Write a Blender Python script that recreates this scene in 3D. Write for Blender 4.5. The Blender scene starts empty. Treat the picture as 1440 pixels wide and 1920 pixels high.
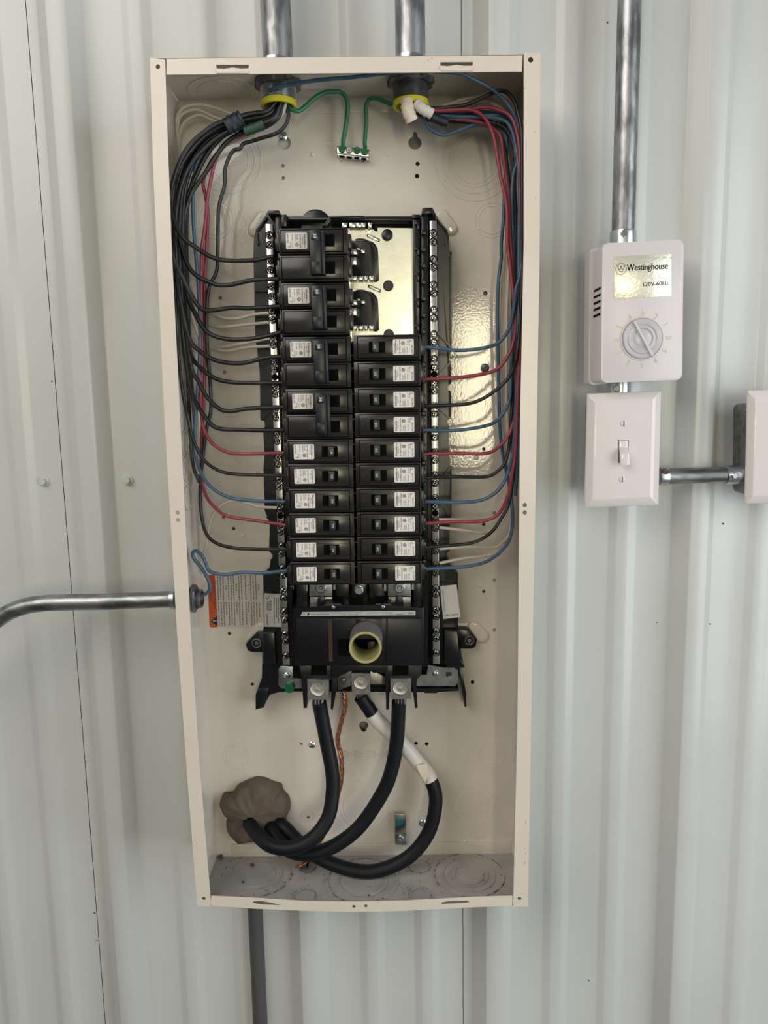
import bpy, bmesh, math, random
from mathutils import Vector, Matrix
random.seed(7)
scene = bpy.context.scene
col = scene.collection

# ------------------------------------------------------------------ camera
FL = 1420.0
CAM = Vector((0.036407, -0.849606, 0.113291))
yaw, pitch, roll = -0.007898, 0.144626, 0.016861
ca, sa, cb, sb, cc, sc_ = math.cos(yaw), math.sin(yaw), math.cos(pitch), math.sin(pitch), math.cos(roll), math.sin(roll)
Fv = Vector((sa*cb, ca*cb, -sb)); r0 = Vector((ca, -sa, 0)); d0 = Fv.cross(r0)
Rv = cc*r0 + sc_*d0; Dv = -sc_*r0 + cc*d0
cd = bpy.data.cameras.new('camera'); cam = bpy.data.objects.new('camera', cd); col.objects.link(cam)
cd.sensor_fit = 'VERTICAL'; cd.sensor_height = 36.0; cd.lens = 36.0*FL/1920.0; cd.clip_start = 0.01
Mx = Matrix((Rv, -Dv, -Fv)).transposed().to_4x4(); Mx.translation = CAM
cam.matrix_world = Mx
scene.camera = cam

# ------------------------------------------------------------------ world, lamps, exposure
world = bpy.data.worlds.new('world'); scene.world = world; world.use_nodes = True
bg = world.node_tree.nodes['Background']
bg.inputs[0].default_value = (0.78, 0.90, 1.0, 1); bg.inputs[1].default_value = 0.15

def area(name, loc, target, sx, sy, power, color):
    l = bpy.data.lights.new(name, 'AREA'); l.shape = 'RECTANGLE'; l.size = sx; l.size_y = sy
    l.energy = power; l.color = color
    o = bpy.data.objects.new(name, l); col.objects.link(o); o.location = loc
    o.rotation_euler = (Vector(target)-Vector(loc)).to_track_quat('-Z', 'Y').to_euler()
    return o
# daylight through the big door to the right, the doorway far behind the photographer, and a window beside it
area('daylight_door', (1.75, -1.3, 0.0), (0.25, 0, 0.0), 1.3, 2.0, 29, (0.93, 0.98, 1.0))
area('doorway_light', (-0.2, -4.0, 0.6), (-0.2, 0, 0.6), 1.2, 1.8, 4.9, (1.0, 0.94, 0.70))
area('window_light', (0.585, -4.0, 0.20), (0.585, 0, 0.20), 0.27, 0.90, 17, (1.0, 0.90, 0.60))
area('ceiling_lamp', (-1.0, -1.4, 1.15), (-0.05, 0, 0.25), 1.5, 1.2, 21, (1.0, 0.92, 0.84))
scene.view_settings.view_transform = 'Standard'
scene.view_settings.look = 'None'
scene.view_settings.gamma = 1.0
scene.view_settings.exposure = 0.07
scene.view_settings.use_curve_mapping = False
scene.cycles.max_bounces = 6

# ------------------------------------------------------------------ helpers
def at(px, py, Y):
    """the place on the plane at depth Y seen at photograph position px, py"""
    v = Fv + Rv*((px-720)/FL) + Dv*((py-960)/FL)
    return CAM + v*((Y-CAM.y)/v.y)
def atz(px, py, Z):
    v = Fv + Rv*((px-720)/FL) + Dv*((py-960)/FL)
    return CAM + v*((Z-CAM.z)/v.z)
def atx(px, py, X):
    v = Fv + Rv*((px-720)/FL) + Dv*((py-960)/FL)
    return CAM + v*((X-CAM.x)/v.x)
def xz(px, py, Y):
    p = at(px, py, Y); return (p.x, p.z)
def PP(l, Y): return [xz(a, b, Y) for a, b in l]

def mat(name, color, rough=0.5, metal=0.0, bump=0.0, bscale=300, var=None, vscale=30, spec=0.5, vlo=0.4, vhi=0.7, coat=0.0, detail=3, stretch=None):
    m = bpy.data.materials.new(name); m.use_nodes = True
    nt = m.node_tree; b = nt.nodes['Principled BSDF']
    b.inputs['Base Color'].default_value = (*color, 1); b.inputs['Roughness'].default_value = rough
    b.inputs['Metallic'].default_value = metal; b.inputs['Specular IOR Level'].default_value = spec
    if coat: b.inputs['Coat Weight'].default_value = coat; b.inputs['Coat Roughness'].default_value = 0.1
    tc = nt.nodes.new('ShaderNodeNewGeometry')
    src = tc.outputs['Position']
    if stretch:
        mp = nt.nodes.new('ShaderNodeMapping'); mp.inputs['Scale'].default_value = stretch
        nt.links.new(src, mp.inputs['Vector']); src = mp.outputs['Vector']
    if var is not None:
        n = nt.nodes.new('ShaderNodeTexNoise'); n.inputs['Scale'].default_value = vscale; n.inputs['Detail'].default_value = detail
        nt.links.new(src, n.inputs['Vector'])
        r = nt.nodes.new('ShaderNodeValToRGB'); r.color_ramp.elements[0].position = vlo; r.color_ramp.elements[1].position = vhi
        r.color_ramp.elements[0].color = (*color, 1); r.color_ramp.elements[1].color = (*var, 1)
        nt.links.new(n.outputs['Fac'], r.inputs['Fac']); nt.links.new(r.outputs['Color'], b.inputs['Base Color'])
    if bump:
        n = nt.nodes.new('ShaderNodeTexNoise'); n.inputs['Scale'].default_value = bscale; n.inputs['Detail'].default_value = 2
        nt.links.new(src, n.inputs['Vector'])
        bm_ = nt.nodes.new('ShaderNodeBump'); bm_.inputs['Strength'].default_value = bump; bm_.inputs['Distance'].default_value = 0.001
        nt.links.new(n.outputs['Fac'], bm_.inputs['Height']); nt.links.new(bm_.outputs['Normal'], b.inputs['Normal'])
    return m

M = dict(
 wall=mat('painted_steel', (0.57,0.585,0.57), 0.30, var=(0.54,0.55,0.53), vscale=5, bump=0.05, bscale=60),
 gap=mat('dark_gap', (0.05,0.045,0.04), 0.9),
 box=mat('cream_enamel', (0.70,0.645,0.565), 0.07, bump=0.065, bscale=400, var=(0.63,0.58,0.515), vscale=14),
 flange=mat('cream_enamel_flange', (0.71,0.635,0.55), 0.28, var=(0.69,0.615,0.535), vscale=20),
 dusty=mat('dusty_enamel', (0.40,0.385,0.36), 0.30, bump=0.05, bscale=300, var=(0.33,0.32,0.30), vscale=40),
 smudge=mat('grime', (0.45,0.37,0.33), 0.7),
 galv=mat('galvanized', (0.40,0.41,0.42), 0.40, 1.0, var=(0.17,0.175,0.18), vscale=60, vlo=0.42, vhi=0.62, detail=6, bump=0.12, bscale=350, stretch=(1.6,1.6,0.5)),
 galvh=mat('galvanized_level', (0.40,0.41,0.41), 0.40, 1.0, var=(0.18,0.19,0.18), vscale=60, vlo=0.42, vhi=0.62, detail=6, bump=0.12, bscale=350, stretch=(0.5,1.6,1.6)),
 fitting=mat('zinc_fitting', (0.62,0.66,0.68), 0.28, 1.0, var=(0.42,0.45,0.47), vscale=90),
 oldfit=mat('dull_die_cast', (0.24,0.24,0.25), 0.5, 0.8, var=(0.13,0.13,0.135), vscale=110, bump=0.3, bscale=300),
 plated=mat('tin_plate', (0.80,0.78,0.70), 0.22, 1.0, var=(0.72,0.70,0.62), vscale=50, bump=0.05, bscale=80),
 bar=mat('tinned_bar', (0.78,0.76,0.71), 0.25, 1.0, var=(0.60,0.58,0.54), vscale=120),
 screw=mat('zinc_screw', (0.70,0.71,0.72), 0.18, 1.0),
 lug=mat('aluminium_lug', (0.42,0.41,0.39), 0.38, 0.9, var=(0.30,0.29,0.28), vscale=200),
 lughole=mat('lug_socket', (0.62,0.60,0.57), 0.4, 0.7),
 black=mat('black_thermoplastic', (0.0045,0.005,0.007), 0.32, bump=0.03, bscale=500),
 base=mat('black_base_plastic', (0.006,0.007,0.009), 0.26, bump=0.05, bscale=60),
 breaker=mat('breaker_phenolic', (0.020,0.018,0.016), 0.22, bump=0.05, bscale=160),
 dark=mat('dark_recess', (0.002,0.002,0.002), 0.9, spec=0.1),
 tie=mat('blue_black_handle', (0.004,0.006,0.011), 0.35),
 toggle=mat('toggle_black', (0.022,0.022,0.024), 0.38),
 sticker=mat('white_sticker', (0.72,0.68,0.64), 0.55),
 sticker2=mat('silver_sticker', (0.42,0.42,0.41), 0.45),
 warnwhite=mat('warning_paper', (0.55,0.51,0.46), 0.55),
 orange=mat('warning_orange', (0.52,0.085,0.02), 0.55),
 ink=mat('black_ink', (0.012,0.012,0.012), 0.6),
 inkgrey=mat('grey_ink', (0.14,0.12,0.11), 0.6),
 whiteink=mat('white_ink', (0.75,0.75,0.75), 0.6),
 wblack=mat('black_insulation', (0.009,0.010,0.011), 0.42, var=(0.045,0.046,0.045), vscale=45, vlo=0.5, vhi=0.8),
 wdusty=mat('dusty_black_insulation', (0.05,0.052,0.055), 0.5, var=(0.13,0.13,0.13), vscale=150, vlo=0.45, vhi=0.75, detail=6),
 wblue=mat('blue_insulation', (0.045,0.105,0.18), 0.38, var=(0.065,0.13,0.20), vscale=60),
 wred=mat('red_insulation', (0.27,0.035,0.055), 0.38, var=(0.32,0.05,0.065), vscale=60),
 wwhite=mat('white_insulation', (0.60,0.54,0.44), 0.45),
 wgreen=mat('green_insulation', (0.02,0.17,0.08), 0.38),
 cable=mat('cable_jacket', (0.004,0.005,0.008), 0.5, bump=0.05, bscale=400, spec=0.28),
 tapew=mat('white_tape', (0.62,0.58,0.53), 0.45, bump=0.1, bscale=200),
 tapeb=mat('blue_tape', (0.005,0.010,0.024), 0.5),
 tapeg=mat('green_tape', (0.006,0.045,0.028), 0.5),
 masking=mat('masking_tape', (0.62,0.55,0.43), 0.7, bump=0.3, bscale=400),
 copper=mat('bare_copper', (0.62,0.27,0.16), 0.32, 0.9),
 putty=mat('duct_seal', (0.135,0.105,0.082), 0.75, bump=1.0, bscale=70, var=(0.10,0.078,0.06), vscale=70),
 yellow=mat('yellow_bushing', (0.62,0.56,0.02), 0.4),
 greensc=mat('green_screw', (0.01,0.14,0.05), 0.3, 0.2),
 teal=mat('teal_screw', (0.01,0.16,0.20), 0.4),
 pipe=mat('grey_pvc', (0.16,0.15,0.145), 0.5),
 pvcring=mat('cut_pvc_edge', (0.36,0.33,0.14), 0.5),
 pvcdark=mat('charcoal_pvc', (0.075,0.072,0.075), 0.5),
 thermo=mat('beige_grey_plastic', (0.67,0.62,0.625), 0.32),
 plateplastic=mat('glossy_white_plastic', (0.74,0.68,0.67), 0.06, bump=0.12, bscale=35),
 gold=mat('gilt_label', (0.86,0.83,0.70), 0.28, 0.55, bump=0.25, bscale=300),
 dial=mat('dial_plastic', (0.52,0.50,0.53), 0.25),
 goldink=mat('gilt_numbers', (0.62,0.56,0.34), 0.35, 0.3),
 rust=mat('rusty_screw', (0.10,0.045,0.03), 0.6),
 debris=mat('brown_crumb', (0.10,0.075,0.055), 0.9),
 ridgesheen=mat('painted_ridge_sheen', (0.06,0.028,0.022), 0.4),  # brown colour standing for light reflected on the main breaker ridge
)

class B:
    def __init__(s): s.bm = bmesh.new()
    def box(s, x0, x1, y0, y1, z0, z1, bev=0.0, seg=2):
        x0, x1 = sorted((x0, x1)); y0, y1 = sorted((y0, y1)); z0, z1 = sorted((z0, z1))
        r = bmesh.ops.create_cube(s.bm, size=1.0)
        vs = r['verts']
        for v in vs:
            v.co = Vector(((x0+x1)/2+v.co.x*(x1-x0), (y0+y1)/2+v.co.y*(y1-y0), (z0+z1)/2+v.co.z*(z1-z0)))
        if bev:
            es = list({e for v in vs for e in v.link_edges})
            bmesh.ops.bevel(s.bm, geom=es, offset=bev, segments=seg, profile=0.5, affect='EDGES')
        return s
    def prism(s, pts, y0, y1, bev=0.0):
        """pts = [(x,z)] outline; front face at y0, back face at y1"""
        f = [s.bm.verts.new((x, y0, z)) for x, z in pts]; b = [s.bm.verts.new((x, y1, z)) for x, z in pts]
        n = len(pts)
        area_ = sum(pts[i][0]*pts[(i+1) % n][1]-pts[(i+1) % n][0]*pts[i][1] for i in range(n))
        if area_ < 0: f.reverse(); b.reverse()
        ff = s.bm.faces.new(f); s.bm.faces.new(b[::-1])
        for i in range(n):
            j = (i+1) % n
            s.bm.faces.new((f[i], b[i], b[j], f[j]))
        if bev:
            bmesh.ops.bevel(s.bm, geom=list(ff.edges), offset=bev, segments=2, profile=0.5, affect='EDGES')
        return s
    def cyl(s, p0, p1, r0, r1=None, n=20, caps=True, ph=0.0):
        p0, p1 = Vector(p0), Vector(p1); r1 = r0 if r1 is None else r1
        d = (p1-p0).normalized(); a = d.orthogonal().normalized(); b = d.cross(a)
        A = []; C = []
        for i in range(n):
            t = 2*math.pi*i/n+ph; w = a*math.cos(t)+b*math.sin(t)
            A.append(s.bm.verts.new(p0+w*r0)); C.append(s.bm.verts.new(p1+w*r1))
        for i in range(n):
            j = (i+1) % n; s.bm.faces.new((A[i], A[j], C[j], C[i]))
        if caps: s.bm.faces.new(A[::-1]); s.bm.faces.new(C)
        return s
    def lathe(s, p0, axis, prof, n=32, fn=None, close=False):
        """prof = [(distance along axis, radius)]"""
        p0 = Vector(p0); d = Vector(axis).normalized(); a = d.orthogonal().normalized(); b = d.cross(a)
        rings = []
        for (t, r) in prof:
            R = []
            for i in range(n):
                th = 2*math.pi*i/n; rr = r*(fn(th) if fn else 1)
                R.append(s.bm.verts.new(p0+d*t+(a*math.cos(th)+b*math.sin(th))*rr))
            rings.append(R)
        if close: rings.append(rings[0])
        for k in range(len(rings)-1):
            for i in range(n):
                j = (i+1) % n
                s.bm.faces.new((rings[k][i], rings[k][j], rings[k+1][j], rings[k+1][i]))
        return s
    def torus(s, c, axis, R, r, n=40, m=6):
        prof = [(r*math.sin(2*math.pi*k/m), R+r*math.cos(2*math.pi*k/m)) for k in range(m)]
        return s.lathe(c, axis, prof, n, close=True)
    def tube(s, pts, r, n=10, caps=True, rfn=None):
        pts = [Vector(p) for p in pts]; N = len(pts)
        t0 = (pts[1]-pts[0]).normalized(); nrm = t0.orthogonal().normalized(); prev = t0; rings = []
        for i, p in enumerate(pts):
            t = (pts[min(i+1, N-1)]-pts[max(i-1, 0)]).normalized()
            q = prev.rotation_difference(t); nrm = q @ nrm; nrm = (nrm-t*nrm.dot(t)).normalized(); prev = t
            b = t.cross(nrm); rr = r*(rfn(i/(N-1)) if rfn else 1)
            rings.append([s.bm.verts.new(p+(nrm*math.cos(2*math.pi*k/n)+b*math.sin(2*math.pi*k/n))*rr) for k in range(n)])
        for k in range(N-1):
            for i in range(n):
                j = (i+1) % n; s.bm.faces.new((rings[k][i], rings[k][j], rings[k+1][j], rings[k+1][i]))
        if caps: s.bm.faces.new(rings[0][::-1]); s.bm.faces.new(rings[-1])
        return s
    def quad(s, ps):
        s.bm.faces.new([s.bm.verts.new(p) for p in ps]); return s
    def grid(s, P):
        """P = rows of points"""
        V = [[s.bm.verts.new(p) for p in row] for row in P]
        for a in range(len(V)-1):
            for b in range(len(V[0])-1):
                s.bm.faces.new((V[a][b], V[a][b+1], V[a+1][b+1], V[a+1][b]))
        return s
    def text(s, t, c, rt, up, h=None, w=None, bold=False, lift=0.00008):
        vs, fs, W, H = glyphs(t)
        rt, up = Vector(rt), Vector(up); c = Vector(c)
        sy = h/H if h else w/W; sx = w/W if w else sy
        nrm = rt.cross(up).normalized()
        for off in ((0,) if not bold else (-0.022, 0.022)):
            V = [s.bm.verts.new(c + rt*((x-W/2)*sx+off*sy*H) + up*((y-H/2)*sy) + nrm*lift) for x, y in vs]
            for f in fs:
                try: s.bm.faces.new([V[i] for i in f])
                except ValueError: pass
        return s

_g = {}
def glyphs(t):
    if t in _g: return _g[t]
    cu = bpy.data.curves.new('t', 'FONT'); cu.body = t; cu.resolution_u = 2; cu.size = 1
    o = bpy.data.objects.new('t', cu); col.objects.link(o)
    me = bpy.data.meshes.new_from_object(o)
    vs = [(v.co.x, v.co.y) for v in me.vertices]; fs = [tuple(p.vertices) for p in me.polygons]
    x0 = min(v[0] for v in vs); y0 = min(v[1] for v in vs)
    vs = [(x-x0, y-y0) for x, y in vs]; W = max(v[0] for v in vs); H = max(v[1] for v in vs)
    bpy.data.objects.remove(o); bpy.data.curves.remove(cu); bpy.data.meshes.remove(me)
    _g[t] = (vs, fs, W, H); return _g[t]

def finish(bm, m, angle=35):
    me = bpy.data.meshes.new('m')
    bmesh.ops.recalc_face_normals(bm, faces=bm.faces) if angle is not None else None
    bm.to_mesh(me); bm.free()
    me.materials.append(m)
    if angle:
        for p in me.polygons: p.use_smooth = True
        me.set_sharp_from_angle(angle=math.radians(angle))
    return me
def obj(name, b, m, parent=None, angle=35, label=None):
    me = b if isinstance(b, bpy.types.Mesh) else finish(b.bm, M[m] if isinstance(m, str) else m, angle)
    me.name = name
    o = bpy.data.objects.new(name, me); col.objects.link(o)
    if parent is not None:
        o.parent = parent
        o.matrix_parent_inverse = parent.matrix_basis.inverted() if not isinstance(b, bpy.types.Mesh) else Matrix()
        if parent.parent is not None and not isinstance(b, bpy.types.Mesh):
            o.matrix_parent_inverse = (parent.parent.matrix_basis @ parent.matrix_parent_inverse @ parent.matrix_basis).inverted()
    if label: o['label'] = label
    return o
def pieces(name, b, m, parent=None, angle=35):
    """each loose piece of the mesh becomes a part of its own"""
    bm = b.bm; bm.verts.ensure_lookup_table(); seen = set(); out = []
    for v in bm.verts:
        if v in seen: continue
        stack = [v]; seen.add(v); isl = []
        while stack:
            q = stack.pop(); isl.append(q)
            for e in q.link_edges:
                w = e.other_vert(q)
                if w not in seen: seen.add(w); stack.append(w)
        idx = {q: i for i, q in enumerate(isl)}; fs = {f for q in isl for f in q.link_faces}
        nb = B(); V = [nb.bm.verts.new(q.co) for q in isl]
        for f in fs: nb.bm.faces.new([V[idx[q]] for q in f.verts])
        out.append(obj(name, nb, m, parent, angle))
    bm.free(); return out
def tag(o, label, cat, group=None):
    o['label'] = label; o['category'] = cat
    if group: o['group'] = group
    return o
def thing(name, loc, label, cat, group=None):
    o = bpy.data.objects.new(name, None); col.objects.link(o); o.location = loc; o.empty_display_size = 0.02
    return tag(o, label, cat, group)
def struct(o): o['kind'] = 'structure'; return o

def plate_mesh(outer, holes, yf, th, m):
    """flat sheet with holes: outlines in (x,z), front at yf, thickness th going back"""
    cu = bpy.data.curves.new('p', 'CURVE'); cu.dimensions = '2D'; cu.fill_mode = 'BOTH'; cu.extrude = th/2
    for L in [outer]+holes:
        sp = cu.splines.new('POLY'); sp.points.add(len(L)-1); sp.use_cyclic_u = True
        for i, (x, z) in enumerate(L): sp.points[i].co = (x, z, 0, 1)
    o = bpy.data.objects.new('p', cu); col.objects.link(o)
    me = bpy.data.meshes.new_from_object(o)
    bpy.data.objects.remove(o); bpy.data.curves.remove(cu)
    # local (x,y,z) -> world (x, yf+th/2 - z, y)
    me.transform(Matrix(((1,0,0,0),(0,0,-1,yf+th/2),(0,1,0,0),(0,0,0,1))))
    me.materials.clear(); me.materials.append(m if not isinstance(m, str) else M[m])
    bm = bmesh.new(); bm.from_mesh(me); bmesh.ops.remove_doubles(bm, verts=bm.verts, dist=1e-6); bmesh.ops.recalc_face_normals(bm, faces=bm.faces); bm.to_mesh(me); bm.free()
    return me
def plate(name, outer, holes, yf, th, m, parent=None, label=None):
    me = plate_mesh(outer, holes, yf, th, m); me.name = name
    o = bpy.data.objects.new(name, me); col.objects.link(o)
    if parent is not None:
        o.parent = parent
        pm = parent.matrix_basis if parent.parent is None else parent.parent.matrix_basis @ parent.matrix_parent_inverse @ parent.matrix_basis
        o.matrix_parent_inverse = pm.inverted()
    if label: o['label'] = label
    return o
def circ(px, py, r, Y, n=16):
    c = at(px, py, Y); k = (Y-CAM.y)/FL*1.0
    return [(c.x+r*k*math.cos(2*math.pi*i/n), c.z+r*k*math.sin(2*math.pi*i/n)) for i in range(n)]
def px2m(Y): return (Y-CAM.y)/FL
def spline(pts, k=8):
    P = [Vector(p) for p in pts]; P = [P[0]*2-P[1]]+P+[P[-1]*2-P[-2]]; out = []
    for i in range(1, len(P)-2):
        for j in range(k):
            t = j/k; a, b, c, d = P[i-1:i+3]
            out.append(0.5*((2*b)+(c-a)*t+(2*a-5*b+4*c-d)*t*t+(3*b-a-3*c+d)*t*t*t))
    out.append(P[-2]); return out

# ------------------------------------------------------------------ the wall: ribbed steel panels
wall = bpy.data.objects.new('wall_back', None); col.objects.link(wall); struct(wall)
FLAT, TOPY = 0.019, 0.001
PITCH = 0.2303; X0 = 0.1322
rel = [(0, FLAT), (0.0150, TOPY), (0.0360, TOPY), (0.0475, FLAT), (0.088, FLAT), (0.097, FLAT-0.004), (0.1105, FLAT-0.004), (0.1195, FLAT),
       (0.157, FLAT), (0.166, FLAT-0.004), (0.1795, FLAT-0.004), (0.1885, FLAT)]
ZT, ZB = 0.80, -0.85
for p in (-4, -2, 0, 2):   # one panel = two major ribs; a lap seam just before a major rib
    pts = []
    for k in (0, 1):
        x0 = X0+(p+k)*PITCH
        pts += [(x0+a, y) for a, y in rel]
    xs = X0+p*PITCH-0.0125; xe = xs+2*PITCH
    pts = [(xs+0.0008, FLAT)]+pts+[(xe, FLAT)]
    # small radius at the bends
    rr = []
    for i, (x, y) in enumerate(pts):
        if 0 < i < len(pts)-1:
            for s_ in (-1, 1):
                q = pts[i+s_]; L = math.hypot(q[0]-x, q[1]-y); d = min(0.0012, L*0.3)
                rr.append((x+(q[0]-x)*d/L, y+(q[1]-y)*d/L))
                if s_ == -1: rr.append((x*0.8+0.1*(pts[i-1][0]+(pts[i+1][0]-pts[i-1][0]))*0+0.2*x, y))
            rr.pop(-2)
        else: rr.append((x, y))
    b = B()
    zs = [ZB+(ZT-ZB)*i/6 for i in range(7)]
    b.grid([[(x, y, z) for x, y in rr] for z in zs])
    b.grid([[(rr[0][0], FLAT, z), (rr[0][0], FLAT+0.004, z)] for z in zs])
    obj('wall_panel', b, 'wall', wall, angle=60)
obj('backing', B().box(-0.6, 0.9, FLAT+0.004, FLAT+0.006, ZB, ZT), 'gap', wall)
def hexscrew(px, py, parent):
    c = at(px, py, FLAT); b = B()
    b.lathe(c+Vector((0, 0.0003, 0)), (0, -1, 0), [(0, 0.0066), (0.0012, 0.0066), (0.0022, 0.0058), (0.0022, 0.0001)], 20)
    b.cyl(c+Vector((0, -0.0018, 0)), c+Vector((0, -0.0062, 0)), 0.0042, 0.0038, 6)
    obj('panel_screw', b, 'wall', parent)
hexscrew(83, 902, wall); hexscrew(240, 900, wall)
b = B()
for (px, py, r) in ((1356-0, 982, 2), (1331, 1170, 1.5), (1232, 1167, 1.3), (1154, 1184, 1.3), (1414, 1272, 1.4), (1139, 42, 1.6), (97, 715, 1.5), (1104, 1838, 1.6), (1166, 1501, 1.6), (1260, 1713, 1.4), (195, 1089, 1.8), (1312, 1122, 1.4), (182, 1763, 1.6), (177, 1712, 1.8), (907, 1713, 1.4)):
    c = at(px, py, FLAT-0.0003 if 1 else 0); b.cyl(c, c+Vector((0, -0.0003, 0)), r*0.00055, n=7)
o = obj('paint_speck', b, 'gap', wall); o['kind'] = 'stuff'

# concrete floor of the room, below the picture
fl = obj('floor', B().box(-3.5, 4.0, -6.0, 0.05, -1.36, -1.35), mat('concrete', (0.20, 0.19, 0.175), 0.7, var=(0.16, 0.15, 0.14), vscale=3)); struct(fl)
# ------------------------------------------------------------------ the enclosure
YF = -0.0953; YB = -0.0025
enc = thing('panel_enclosure', (0.0, 0.0, -0.43), 'open cream white steel breaker panel box fixed to the ribbed wall', 'electrical box')
outL = [(281,108),(286.5,300),(297,540),(309,790),(331.5,1180),(350,1445),(370,1699)]
inL = [(309.5,112),(312,200),(322,476),(336.5,760),(357.5,1180),(374,1430),(396,1699)]
outR = [(1013,99),(1012,460),(1006.5,800),(996,1340),(990,1700)]
inR = [(982,100),(982,460),(975,800),(970.5,1340),(962,1700)]
def hole_px(l, Y): return [circ(x, y, r, Y) for x, y, r in l]
plate('side_flange', PP(outL+inL[::-1], YF), hole_px([(296,125,4),(382,1685,4),(333,961,4.2),(334,975,4.2)], YF), YF, 0.0016, 'flange', enc)
plate('side_flange', PP(outR+inR[::-1], YF), hole_px([(995,112,4.6),(974,1685,4),(984,947,4.2),(984,961,4.2)], YF), YF, 0.0016, 'flange', enc)
slotT = [PP([(405,121),(467,121),(466,128),(452,128.5),(436,126.5),(420,129),(406,128)], YF), PP([(825,116),(887,116),(886,123),(872,123.5),(856,121.5),(840,124),(826,123)], YF)]
plate('end_flange', PP([(312,110),(980,103.5),(978.5,134),(312,140)], YF), slotT, YF, 0.0016, 'flange', enc)
botT = [(396,1680),(480,1684),(570,1690),(665,1691),(760,1689),(870,1683),(961,1680)]
botB = [(395,1698),(480,1704),(570,1708),(665,1710),(760,1708),(870,1702),(960.5,1698)]
slotB = [PP([(475,1690),(490,1689),(510,1693),(526,1697),(524,1698),(490,1697),(474,1694)], YF), PP([(828,1692),(845,1689),(878,1689),(880,1692),(870,1694),(828,1696)], YF)]
plate('end_flange', PP(botT+botB[::-1], YF), slotB+hole_px([(663.5,1700,3.6),(686,1699,3.6)], YF), YF, 0.0016, 'flange', enc)
# slot lips, proud of the flange
b = B()
for (x, y) in ((436, 131.5), (856, 126)):
    b.prism(PP([(x-31, y-1), (x-25, y-2.4), (x+25, y-2.4), (x+31, y-1), (x+30, y+6), (x-30, y+6)], YF-0.0012), YF-0.0012, YF+0.0008, 0.0003)
pieces('slot_lip', b, 'flange', enc)
# side walls (front edge follows the slightly bowed rim), top and bottom, back
XL, XR = -0.1812, 0.1808
ZTOP, ZBOT = 0.4305, -0.4305
def wallgrid(front, X):
    P = []
    for i in range(25):
        t = i/24; y_ = front[0][1]+(front[-1][1]-front[0][1])*t
        for j in range(len(front)-1):
            if front[j][1] <= y_ <= front[j+1][1]+1e-6:
                s_ = (y_-front[j][1])/(front[j+1][1]-front[j][1]); x_ = front[j][0]+(front[j+1][0]-front[j][0])*s_; break
        f = at(x_, y_, YF); zb = ZTOP+(ZBOT-ZTOP)*t
        row = []
        for k in range(7):
            u = k/6; w = (1-u)**1.5
            row.append((X+(f.x-X)*w, YF+(0-YF)*u, zb+(f.z-zb)*(1-u)))
        P.append(row)
    return P
for front, X, sgn in ((outL, XL, 1), (outR, XR, -1)):
    P = wallgrid(front, X); b = B(); b.grid(P)
    b.grid([[(q[0]+sgn*0.0015, q[1], q[2]) for q in row] for row in P])
    obj('side_wall', b, 'box', enc, angle=60)
def floorstrip(edge, z, sgn):
    b = B(); P = []; Q = []
    for (x_, y_) in edge:
        f = at(x_, y_, YF); rowp = []; rowq = []
        for k in range(6):
            u = k/5; w = (1-u)**2
            rowp.append((f.x*(1-u)+u*f.x, YF+(0-YF)*u, z+(f.z-z)*w)); rowq.append((f.x, YF+(0-YF)*u, z+(f.z-z)*w+sgn*0.0015))
        P.append(rowp); Q.append(rowq)
    b.grid(P); b.grid(Q); return b
obj('top_wall', floorstrip([(283,109.5),(520,107.5),(760,105),(1011,102)], ZTOP, -1), 'box', enc, angle=60)
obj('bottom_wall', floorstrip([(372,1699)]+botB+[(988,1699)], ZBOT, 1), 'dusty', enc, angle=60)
keyh = lambda x, y, r: PP([(x-r*0.32, y-r*1.5), (x, y-r*1.75), (x+r*0.32, y-r*1.5), (x+r*0.36, y-r*0.93)] + [(x+r*math.sin(a), y-r*math.cos(a)) for a in [0.5+i*(2*math.pi-1.0)/14 for i in range(15)]] + [(x-r*0.36, y-r*0.93)], YB)
holes = [keyh(533, 268, 12.5), keyh(778, 268, 12.5)] + hole_px([(530,311,3.4),(531,334,3.4),(783,307,3.8),(782,330,4.0),(413,559,3.4),(421,698,3.4),(438,991,3.6),(419,970,3.2),
    (430,1188,3.6),(473,1283,3.4),(886,1279,3.8),(910,550,4.2),(907,842,3.4),(907,983,3.4),(927,962,3.2),(927,1088,3.6),(907,1109,3.4),(927,1181,3.4),(780,1394,3.6),(800,1395,3.8),(565,1395,3),(578,1533,3.2)], YB)
holes.append(PP([(682+9*math.sin(a)*(1 if math.cos(a) > -0.2 else 0.75), 1361-9*math.cos(a)*(1 if math.cos(a) > 0 else 1.35)) for a in [i*2*math.pi/16 for i in range(16)]], YB))
plate('back_panel', [(XL+0.0006,ZBOT+0.0006),(XR-0.0006,ZBOT+0.0006),(XR-0.0006,ZTOP-0.0006),(XL+0.0006,ZTOP-0.0006)], holes, YB, 0.002, 'box', enc)
# lips where the end walls fold over the back
b = B()
b.box(XL+0.003, XR-0.004, YB-0.0008, YB-0.0001, at(600, 213, YB).z, ZTOP-0.001, 0.0003)
obj('fold_lip', b, 'box', enc)
b = B(); z1 = at(600, 1580, YB).z
b.prism([(at(434,1580,YB).x, z1), (at(866,1583,YB).x, z1-0.001), (at(869,1578,YB).x, z1+0.001), (at(958,1579,YB).x, z1+0.001), (at(958,1579,YB).x, ZBOT+0.001), (at(434,1580,YB).x, ZBOT+0.001)], YB-0.0008, YB-0.0001, 0.0003)
obj('fold_lip', b, 'box', enc)
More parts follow.
